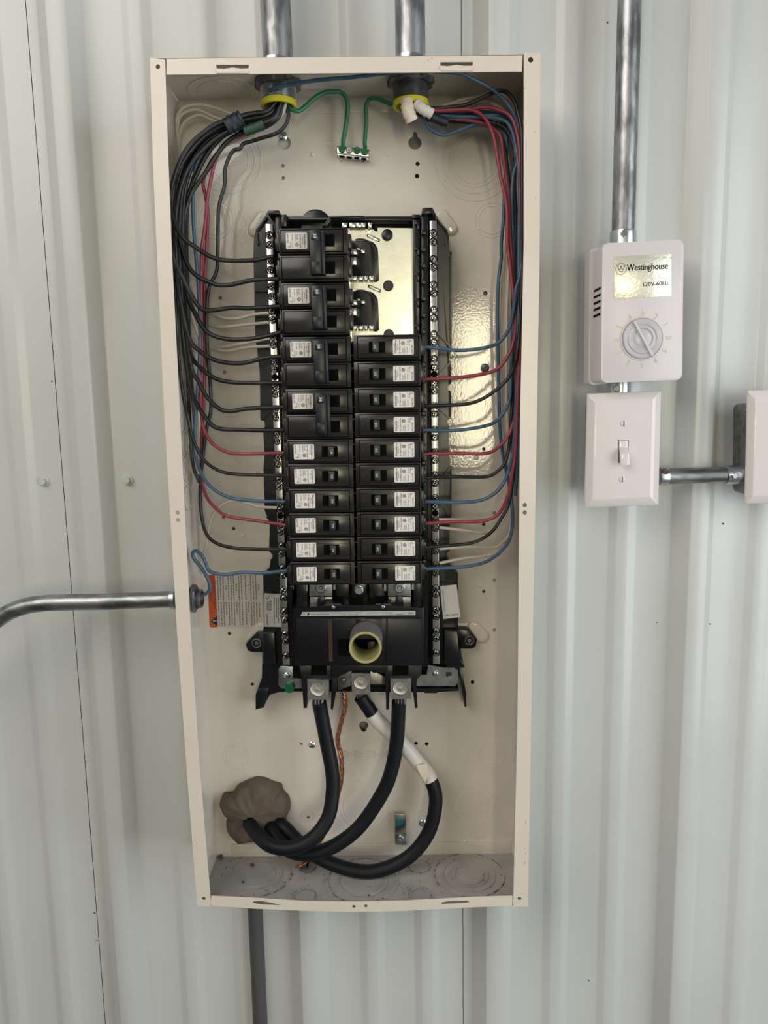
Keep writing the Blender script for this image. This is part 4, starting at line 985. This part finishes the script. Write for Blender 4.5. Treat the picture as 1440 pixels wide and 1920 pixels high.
# tapes on the bundles
def wrap(name, pts, r, m, label, flat=0.6):
    P = [at(*p) for p in pts]; Q = spline(P, 5); b = B()
    b.tube(Q, r, 14, True, lambda t: 1.0-0.10*abs(math.sin(t*9))-0.05*math.cos(t*31))
    for v in b.bm.verts: v.co.y = P[0].y+(v.co.y-P[0].y)*flat
    tag(obj(name, b, m, None, angle=50), label, 'tape')
wrap('blue_tape', [(453,223,-0.062),(440,229,-0.063),(423,238,-0.064)], 0.0088, 'tapeb', 'dark blue tape wrapped round the black wires near the first fitting')
wrap('green_tape', [(494,232,-0.062),(482,238,-0.062),(458,247,-0.062)], 0.0050, 'tapeg', 'dark green tape round the red and white wires')
wrap('masking_tape', [(763,190,-0.060),(765,207,-0.064),(773,227,-0.062)], 0.0066, 'masking', 'cream masking tape hanging down below the second top fitting', 0.8)
wrap('masking_tape', [(781,194,-0.060),(793,204,-0.062),(810,214,-0.060)], 0.0056, 'tapew', 'white tape lying slanted over the wires of the second fitting', 0.8)
wrap('blue_tape', [(812,220,-0.060),(824,225,-0.061),(839,230,-0.060)], 0.0048, 'tapeb', 'dark blue tape scrap on the wires below the white tape', 0.8)

# ------------------------------------------------------------------ heavy cables, putty, bare copper
pz = [(310,293),(345,297),(380,312),(412,322),(418,345),(443,375),(448,420),(433,455),(432,490),(405,525),(360,540),(320,552),(280,553),(240,558),(215,542),(192,510),(187,470),(196,455),(178,440),(160,405),(165,380),(178,358),(212,354),(235,325),(270,308)]
pz = [(340+x*0.4583, 1320+y*0.4583) for x, y in pz]
ring = spline([Vector((x, y, 0)) for x, y in pz+pz[:1]], 4)[:-1]
cx, cy = 480, 1515
b = B(); n = len(ring); rows = []
for (f, Y_) in ((0.985, YB-0.0003), (1.0, -0.005), (0.985, -0.0095), (0.93, -0.0145), (0.84, -0.0185), (0.70, -0.0215), (0.54, -0.024), (0.36, -0.0255), (0.18, -0.0262), (0.01, -0.0265)):
    row = []
    for i in range(n+1):
        q = ring[i % n]; x = cx+(q.x-cx)*f; y = cy+(q.y-cy)*f
        p = at(x, y, YB)
        lump = math.sin(x*0.13+1.0)*math.sin(y*0.12+x*0.04)+0.5*math.sin(x*0.31-y*0.22)+0.35*math.sin(x*0.5+y*0.41)
        p.y = Y_-0.0020*lump*min(1, (1.02-f)*4); row.append(p)
    rows.append(row)
b.grid(rows); o = obj('duct_seal_putty', b, 'putty', None, angle=70); tag(o, 'brown lump of duct seal putty where the cables enter the box', 'putty')
def cable(label, pts, r=0.0080, tape=None):
    P = [at(*p) for p in pts]; Q = spline(P, 8)
    t = thing('power_cable', tuple(Q[0]), label, 'cable', 'heavy black feeder cables')
    obj('jacket', B().tube(Q, r, 20), 'cable', t, angle=60)
    return t, Q
t1, Q1 = cable('thick black cable curving from the first lug of the main breaker into the putty', [(598,1316,-0.052),(602,1336,-0.050),(612,1389,-0.050),(622,1440,-0.052),(624,1482,-0.055),(615,1533,-0.062),(585,1573,-0.070),(546,1590,-0.072),(510,1586,-0.066),(485,1568,-0.050),(470,1548,-0.030),(468,1540,-0.022)])
t2, Q2 = cable('thick black cable from the far main breaker lug, passing into the putty', [(748,1315,-0.052),(747,1340,-0.050),(744,1389,-0.048),(735,1440,-0.048),(718,1485,-0.048),(675,1549,-0.050),(627,1586,-0.052),(585,1600,-0.053),(550,1598,-0.050),(528,1582,-0.042),(512,1560,-0.030),(508,1550,-0.022)])
t3, Q3 = cable('thick black cable wrapped in white tape, looping widest from the middle lug', [(676,1306,-0.040),(690,1326,-0.038),(707,1350,-0.036),(750,1391,-0.034),(780,1425,-0.032),(805,1457,-0.032),(817,1500,-0.034),(804,1560,-0.038),(766,1607,-0.042),(710,1632,-0.045),(660,1631,-0.045),(606,1612,-0.040),(565,1583,-0.034),(535,1553,-0.026),(522,1543,-0.018)])
# white tape turns along the third cable
i0, i1 = 12, 42
seg = Q3[i0:i1]
b = B(); b.tube(seg, 0.0088, 20, True, lambda t: 1.0-0.035*((t*6) % 1)); obj('white_tape', b, 'tapew', t3, angle=50, label='spiral of white tape')
b = B(); b.prism(PP([(780,1436),(800,1432),(806,1452),(797,1468),(790,1456)], -0.0425), -0.0425, -0.041, 0.0003); obj('tape_end', b, 'masking', t3)
for (x, y, Yl, tt) in ((596,1314,-0.054,t1),(751,1313,-0.054,t2)):
    b = B()
    for k_ in range(9):
        a = k_*0.7; c = at(x+9*math.cos(a), y, Yl); b.tube([c+Vector((0,0.003*math.sin(a),0.004)), c+Vector((0,0.003*math.sin(a),-0.004))], 0.0011, 6)
    pieces('strand', b, 'lug', tt)
b = B()
for k_ in range(7):
    b.tube([at(668+k_*3.5,1300,-0.042), at(672+k_*3.2,1308,-0.041), at(668+k_*5,1316,-0.040)], 0.0010, 6)
pieces('strand', b, 'lug', t3)
gc = thing('bare_copper_ground', tuple(at(650,1300,-0.03)), 'bare twisted copper ground strands hanging behind the heavy cables', 'wire')
base_ = [(645,1296,-0.036),(647,1310,-0.034),(646,1330,-0.030),(638,1360,-0.028),(633,1390,-0.026),(640,1420,-0.024),(640,1460,-0.022),(628,1510,-0.020),(612,1555,-0.020),(590,1592,-0.022),(572,1616,-0.030),(556,1626,-0.040)]
Qb = spline([at(*p) for p in base_], 10)
for k_ in range(5):
    L = []
    for i, p in enumerate(Qb):
        a = i*0.22+k_*2*math.pi/5; rr = 0.0021*(1.0 if i > 8 else 0.8)
        L.append(p+Vector((math.cos(a)*rr, math.sin(a)*rr, 0)))
    obj('copper_strand', B().tube(L, 0.00085, 6), 'copper', gc, angle=60)
# crumbs in the bottom of the box
b = B()
for (x, y, s_) in ((473,1624,0.0028),(456,1655,0.0018),(414,1609,0.0034),(546,1639,0.0012),(692,1680,0.0014),(534,1655,0.0010)):
    p = atz(x, y, ZBOT+0.0018); bmesh.ops.create_icosphere(b.bm, subdivisions=1, radius=s_, matrix=Matrix.Translation(p+Vector((0,0,s_*0.5))) @ Matrix.Diagonal((1,1.2,0.6,1)))
for i in range(70):
    x = random.uniform(410, 950); y = random.uniform(1606, 1680); p = atz(x, y, ZBOT+0.0017)
    b.box(p.x-0.0004, p.x+0.0004, p.y-0.0005, p.y+0.0005, p.z-0.0002, p.z+0.0003)
o = obj('floor_crumbs', b, 'debris', None); tag(o, 'dark crumbs scattered over the floor of the box', 'debris'); o['kind'] = 'stuff'
# knockout plug with a screw under the cables
kp = thing('bottom_fitting', tuple(atz(577,1628,ZBOT+0.0016)), 'small round metal fitting in the floor of the box under the cables', 'fitting')
c = atz(577,1626,ZBOT+0.0016); b = B().lathe(c, (0,0,1), [(0,0.010),(0.003,0.010),(0.004,0.008),(0.004,0.0001)], 24); obj('locknut', b, 'oldfit', kp)
b = B().box(c.x-0.001,c.x+0.001,c.y-0.007,c.y+0.007,c.z+0.0035,c.z+0.0065,0.0004); obj('lock_bar', b, 'dark', kp)

# ------------------------------------------------------------------ conduits and fittings
def fitting_top(px, pxo, lab, o_m):
    Yc = -0.045; c = at(px, 150, Yc); X = c.x; Yv = Vector((X, Yc, 0))
    t = thing('conduit_connector', (X, Yc, ZTOP), lab, 'fitting')
    lobes = lambda th: 1.0+0.05*math.copysign(1, math.sin(8*th))
    zl = ZTOP-0.0016
    b = B().lathe((X,Yc,zl), (0,0,-1), [(0,0.017),(0.0,0.0222),(0.0045,0.0225),(0.0060,0.0205),(0.0060,0.017)], 64, lobes); obj('locknut', b, 'oldfit', t)
    zend = at(px, 184, Yc-0.017).z
    Lt = zl-zend
    prof = [(0.004,0.0172)]; q = 0.006
    while q < Lt-0.002: prof += [(q,0.0176),(q+0.0007,0.0166)]; q += 0.0014
    prof += [(Lt,0.0172),(Lt,0.0140)]
    b = B().lathe((X,Yc,zl), (0,0,-1), prof, 36); obj('threaded_throat', b, 'oldfit' if o_m else 'fitting', t)
    b = B().lathe((X,Yc,zend+0.001), (0,0,-1), [(-0.002,0.0176),(0.0022,0.0180),(0.0034,0.0172),(0.0034,0.0150),(-0.003,0.0143)], 36); obj('yellow_bushing', b, 'yellow', t, label='yellow plastic insulating throat ring')
    b = B().lathe((X,Yc,ZTOP+0.002), (0,0,1), [(0,0.0001),(0,0.0176),(0.010,0.0176),(0.0125,0.0168),(0.0150,0.0168),(0.0150,0.0150)], 36); obj('collar', b, 'fitting', t)
    if not o_m:
        c = Vector((X+0.010, Yc-0.0145, ZTOP+0.008)); b = B().cyl(c, c+Vector((0.001,-0.004,0)), 0.0045, 0.0042, 10); obj('clamp_screw', b, 'rust', t)
    return X
def conduit(name, pts, r, m, lab):
    b = B().tube(pts, r, 28); o = obj(name, b, m, None, angle=60); tag(o, lab, 'conduit'); return o
X1 = fitting_top(521, 516, 'die-cast conduit fitting with a rusty screw above the double breakers', False)
X2 = fitting_top(770, 768, 'dark conduit fitting above the bright plate side of the box', True)
conduit('steel_conduit', [(X1+0.001-0.0006*i, -0.045, ZTOP+0.016+i*0.04) for i in range(8)], 0.0148, 'galv', 'grey steel conduit leaving the box top above the double breakers')
conduit('steel_conduit', [(X2, -0.045, ZTOP+0.016+i*0.04) for i in range(8)], 0.0148, 'galv', 'grey steel conduit leaving the box top nearer the thermostat')
# conduit to the thermostat
Yt = -0.016; pa = at(1168, 452, Yt); pb = at(1172, 0, Yt)
tc_ = conduit('steel_conduit', [(pa.x, Yt, pa.z-0.01), (pa.x, Yt, pb.z+0.1)], 0.0118, 'galv', 'vertical grey steel conduit running down into the thermostat')
def setscrew(name, p0, p1, r, sc, lab, rust=False):
    p0, p1 = Vector(p0), Vector(p1); L = (p1-p0).length
    t = thing(name, tuple(p0), lab, 'fitting')
    b = B().lathe(p0, p1-p0, [(0,r*0.8),(0,r),(L*0.9,r),(L,r*0.97),(L,r*0.8)], 30); obj('sleeve', b, 'fitting', t)
    sc = Vector(sc); b = B().lathe(sc, (0,-1,0), [(-0.004,0.0036),(0.0015,0.0036),(0.0022,0.0028),(0.0022,0.0001)], 12)
    b.box(sc.x-0.0026, sc.x+0.0026, sc.y-0.0026, sc.y-0.0018, sc.z-0.0005, sc.z+0.0005)
    obj('set_screw', b, 'rust' if rust else 'screw', t)
    return t
pz0 = at(1168,455,Yt).z; pz1 = at(1168,434,Yt).z
setscrew('conduit_connector', (pa.x,Yt,pz0-0.006), (pa.x,Yt,pz1), 0.0136, (pa.x-0.003,Yt-0.0136,(pz0+pz1)/2+0.001), 'zinc screw fitting on top of the thermostat')

# left conduit: straight from the box side then bending down out of view
Yl = -0.050; path = [(330,1123),(300,1124),(250,1126),(200,1128),(150,1129),(100,1130),(60,1134),(30,1142),(5,1155),(-25,1178),(-60,1212),(-110,1280)]
Pl = [at(x,y,Yl+0.0) for x, y in path]
conduit('bent_steel_conduit', spline(Pl, 5), 0.0089, 'galvh', 'thin steel conduit bending away from the side of the box')
p = at(322,1123,Yl); q = at(334,1123,Yl)
t = thing('side_connector', tuple(q), 'fitting where the thin bent conduit enters the side of the box', 'fitting')
b = B().lathe((p.x-0.0005,Yl,p.z), (1,0,0), [(0,0.0088),(0,0.0108),(0.003,0.0112),(0.0046,0.0112),(0.0046,0.0095)], 28); obj('collar', b, 'fitting', t)
c = atx(376,1121,XL+0.0016); lob = lambda th: 1.0+0.07*math.copysign(1, math.sin(6*th))
cc_ = Vector((XL+0.002, Yl, p.z))
b = B().lathe(cc_, (1,0,0), [(0,0.009),(0,0.0140),(0.0030,0.0142),(0.0042,0.0128),(0.0042,0.009)], 48, lob); b.lathe(cc_, (1,0,0), [(0.003,0.0104),(0.0050,0.0104),(0.0050,0.0096),(0.0065,0.0104),(0.0065,0.0096),(0.0080,0.0102),(0.0100,0.0098),(0.0100,0.0080)], 30)
obj('locknut', b, 'oldfit', t)
# charcoal pipe coming out below the box
p = at(481, 1760, 0.0095); 
conduit('plastic_pipe', [(p.x, 0.0095, ZBOT+0.20), (p.x, 0.0095, ZB)], 0.0092, 'pvcdark', 'dark charcoal pipe running down the wall from behind the box')

# ------------------------------------------------------------------ thermostat
th = thing('thermostat', tuple(at(1190,720,-0.01)), 'beige line-voltage thermostat with a dial and gilt name plate', 'thermostat')
Yf = -0.0575
def rrect(l, r, k=4):
    out = []; n = len(l)
    for i in range(n):
        a, p, b_ = Vector(l[i-1]), Vector(l[i]), Vector(l[(i+1) % n])
        u = (a-p).normalized(); v = (b_-p).normalized(); A_ = p+u*r; C_ = p+v*r
        for j in range(k+1):
            t = j/k; out.append(tuple((1-t)**2*A_+2*t*(1-t)*p+t*t*C_))
    return out
b = B().prism(PP(rrect([(1130,456),(1282,449),(1279,712),(1127,718)], 9), Yf), Yf, -0.022, 0.0016); obj('cover', b, 'thermo', th)
b = B().prism(PP(rrect([(1106,466),(1262,459),(1262,710),(1104,722)], 8), -0.024), -0.0235, -0.0035, 0.0012); obj('base_plate', b, 'thermo', th)
xs_ = at(1128,560,Yf).x
b = B()
for i in range(5):
    z = at(1118,545+i*12,-0.04).z
    b.prism([(0,0)]*0 or [(xs_-0.0003, z), (xs_+0.0006, z), (xs_+0.0006, z+0.0020), (xs_-0.0003, z+0.0020)], -0.052, -0.028)
pieces('vent_slot', b, 'dark', th)
Yp = Yf-0.0004
np_ = obj('name_plate', B().prism(PP([(1151,481),(1259,475),(1259,555),(1152,561)], Yp), Yp, Yf+0.0002, 0.0001), 'gold', th, label='gilt name plate')
b = B(); k = px2m(Yp); rt = (at(1259,475,Yp)-at(1151,481,Yp)).normalized(); up_ = Vector((0.0,0,1))
b.text('Westinghouse', at(1214,502,Yp)+Vector((0,-0.0001,0)), rt, up_, h=15*k, w=74*k, bold=True)
b.text('120V-60Hz', at(1230,532,Yp)+Vector((0,-0.0001,0)), rt, up_, h=7*k, w=46*k, bold=True)
c = at(1164.5,504.5,Yp)+Vector((0,-0.0001,0)); b.torus(c, (0,1,0), 9.6*k, 0.00022, 30, 4)
zz = [(-5.5,3.5),(-3,-2.5),(0,3),(3,-2.5),(5.5,3.5)]
for (x0,z0_),(x1,z1_) in zip(zz, zz[1:]): b.tube([c+Vector((x0*k,0,z0_*k)), c+Vector((x1*k,0,z1_*k))], 0.00028, 5)
for (x0,z0_) in ((-5.5,4),(0,4),(5.5,4)): b.cyl(c+Vector((x0*k,0,z0_*k)), c+Vector((x0*k,-0.0002,z0_*k)), 0.0006, n=10)
b.box(c.x-3.2*k, c.x+3.2*k, c.y-0.0001, c.y+0.0001, c.z-5.6*k, c.z-4.2*k)
obj('name_lettering', b, 'ink', np_, angle=None)
cd_ = at(1204,635,Yf); k = px2m(Yf)
b = B().lathe(cd_, (0,-1,0), [(-0.0004,39.5*k),(0.0008,39.5*k),(0.0010,37.5*k),(0.0002,36.5*k),(0.0002,34*k)], 56); obj('dial_ring', b, 'thermo', th)
b = B().lathe(cd_, (0,-1,0), [(0.0000,36*k),(0.0020,36*k),(0.0026,34.5*k),(0.0022,28*k),(0.0030,26*k),(0.0022,23*k),(0.0026,19*k),(0.0014,17*k),(0.0026,12*k),(0.0024,0.0001)], 56); dl = obj('dial_knob', b, 'dial', th)
a = math.radians(-60.5); ux, uz = math.cos(a), math.sin(a); vx, vz = -uz, ux
b = B().prism([(cd_.x+ux*l*k+vx*w_*k, cd_.z+uz*l*k+vz*w_*k) for l, w_ in ((36,2.6),(-36,2.6),(-36,-2.6),(36,-2.6))], Yf-0.0046, Yf-0.001, 0.0006); obj('dial_grip', b, 'thermo', dl)
b = B()
for i, s_ in enumerate(['3','2','1','0','5','4','3','2','1','0','5','4']):
    px_, py_ = [(1205,588),(1230,593),(1248,608),(1254,633),(1246,658),(1229,677),(1203,685),(1178,680),(1161,662),(1155,638),(1161,613),(1181,594)][i]
    ang = math.atan2(-(py_-635), px_-1204)-math.pi/2
    if i in (5,6,7,8,9) : ang += 0
    rt_ = Vector((math.cos(ang),0,math.sin(ang))); up2 = Vector((-math.sin(ang),0,math.cos(ang)))
    if 3 < i < 9: rt_, up2 = -rt_, -up2
    b.text(s_, at(px_,py_,Yf)+Vector((0,-0.0002,0)), rt_, up2, h=9.5*k)
obj('dial_numbers', b, 'goldink', th, angle=None)

# switch plate with toggle, on a surface box
sw = thing('light_switch', tuple(at(1168,950,-0.01)), 'white wall plate with a toggle switch, fixed below the thermostat', 'light switch')
Ys = -0.038
def coverplate(name, c4, Y, parent, m='plateplastic', bev=15):
    # chamfered plate: rim at Y+0.005, raised field at Y
    xs = [p[0] for p in c4]; inset = []
    cxm = sum(p[0] for p in c4)/4; cym = sum(p[1] for p in c4)/4
    for (x, y) in c4: inset.append((x+math.copysign(bev, cxm-x), y+math.copysign(bev, cym-y)))
    O = [at(x, y, Y+0.0050) for x, y in c4]; I = [at(x, y, Y) for x, y in inset]; K = [p+Vector((0,0.003,0)) for p in O]
    b = B(); V = [[b.bm.verts.new(p) for p in r] for r in (K, O, I)]
    for q in (0, 1):
        for i in range(4): b.bm.faces.new((V[q][i], V[q][(i+1) % 4], V[q+1][(i+1) % 4], V[q+1][i]))
    b.bm.faces.new(V[2]); b.bm.faces.new(V[0][::-1])
    bmesh.ops.bevel(b.bm, geom=[e for e in b.bm.edges], offset=0.0012, segments=3, profile=0.5, affect='EDGES')
    return obj(name, b, m, parent, angle=40)
cp = coverplate('cover_plate', [(1101,738),(1240,733),(1235,947),(1096,952)], Ys, sw)
for (x, y) in ((1169.5,794),(1166.5,899)):
    c = at(x, y, Ys); b = B().lathe(c, (0,-1,0), [(-0.0003,0.0034),(0.0004,0.0034),(0.0008,0.0026),(0.0008,0.0001)], 18); s_ = obj('plate_screw', b, 'thermo', sw)
    b = B().box(c.x-0.0004, c.x+0.0004, c.y-0.0010, c.y-0.0006, c.z-0.0027, c.z+0.0027); obj('screw_slot', b, 'ink', s_)
obj('toggle_opening', B().prism(PP([(1159,825),(1179,825),(1178,866),(1159,868)], Ys-0.0001), Ys-0.0001, Ys+0.0003), 'inkgrey', sw)
b = B().prism(PP([(1161,826),(1177,826),(1178,844),(1161,846)], Ys-0.0008), Ys-0.0008, Ys+0.001, 0.0003); obj('toggle_base', b, 'plateplastic', sw)
b = B()
p = [at(x, y, Ys) for x, y in ((1161,838),(1177,838),(1177,864),(1161,864))]; q = [at(x, y, Ys-0.0085) for x, y in ((1163,852),(1180,850),(1181,872),(1164,874))]
V = [[b.bm.verts.new(a_) for a_ in r] for r in (p, q)]
for i in range(4): b.bm.faces.new((V[0][i], V[0][(i+1) % 4], V[1][(i+1) % 4], V[1][i]))
b.bm.faces.new(V[1]); b.bm.faces.new(V[0][::-1]); bmesh.ops.bevel(b.bm, geom=b.bm.edges[:], offset=0.0006, segments=2, profile=0.5, affect='EDGES')
obj('toggle_lever', b, 'plateplastic', sw)
b = B().prism(PP(rrect([(1112,750),(1228,747),(1226,936),(1110,940)], 14), Ys+0.0055), Ys+0.0082, -0.001, 0.001); obj('back_box', b, 'fitting', sw)
# nipple between thermostat and switch
p0 = at(1160, 742, -0.016); p1 = at(1160, 716, -0.016)
setscrew('conduit_connector', (p0.x,-0.016,p0.z-0.004), (p0.x,-0.016,p1.z+0.006), 0.0125, (p0.x-0.006,-0.0285,(p0.z+p1.z)/2), 'short zinc fitting between the thermostat and the switch plate')
# conduit to the junction box at the frame edge
Yj = -0.018
pL = at(1235, 893, Yj); pR = at(1400, 889, Yj)
conduit('steel_conduit', [(pL.x, Yj, pL.z), ((pL.x+pR.x)/2, Yj, (pL.z+pR.z)/2), (pR.x, Yj, pR.z)], 0.0088, 'galvh', 'short level steel conduit beside the light switch')
q0 = at(1236,893,Yj); q1 = at(1251,893,Yj)
setscrew('conduit_connector', tuple(q0), tuple(q1), 0.0102, (q0.x+0.0035,Yj-0.0075,q0.z+0.0055), 'fitting with a rusty screw at the switch end of the level conduit', True)
q0 = at(1398,889,Yj); q1 = at(1360,890,Yj)
setscrew('conduit_connector', tuple(q0), tuple(q1), 0.0106, tuple(at(1377,892,Yj-0.0106)), 'zinc screw fitting at the far end of the level conduit')
jb = thing('junction_box', tuple(at(1440,950,-0.01)), 'white blank cover plate on a metal box, cut by the edge of the picture', 'junction box')
coverplate('cover_plate', [(1402,732),(1545,728),(1541,942),(1397,945)], Ys, jb)
b = B().prism(PP(rrect([(1400,757),(1530,750),(1528,925),(1398,930)], 14), Ys+0.0055), Ys+0.0082, -0.001, 0.002); obj('back_box', b, 'oldfit', jb)
b = B()
for z in (790, 860):
    c = at(1394, z, -0.018); 
    b.torus((at(1400,z,-0.018).x-0.0002, -0.018, c.z), (1,0,0), 0.0075, 0.0007, 24, 6)
pieces('box_knockout', b, 'fitting', jb)
print('objects', len(bpy.data.objects), 'tris', sum(len(o.data.polygons) for o in bpy.data.objects if o.type == 'MESH'))
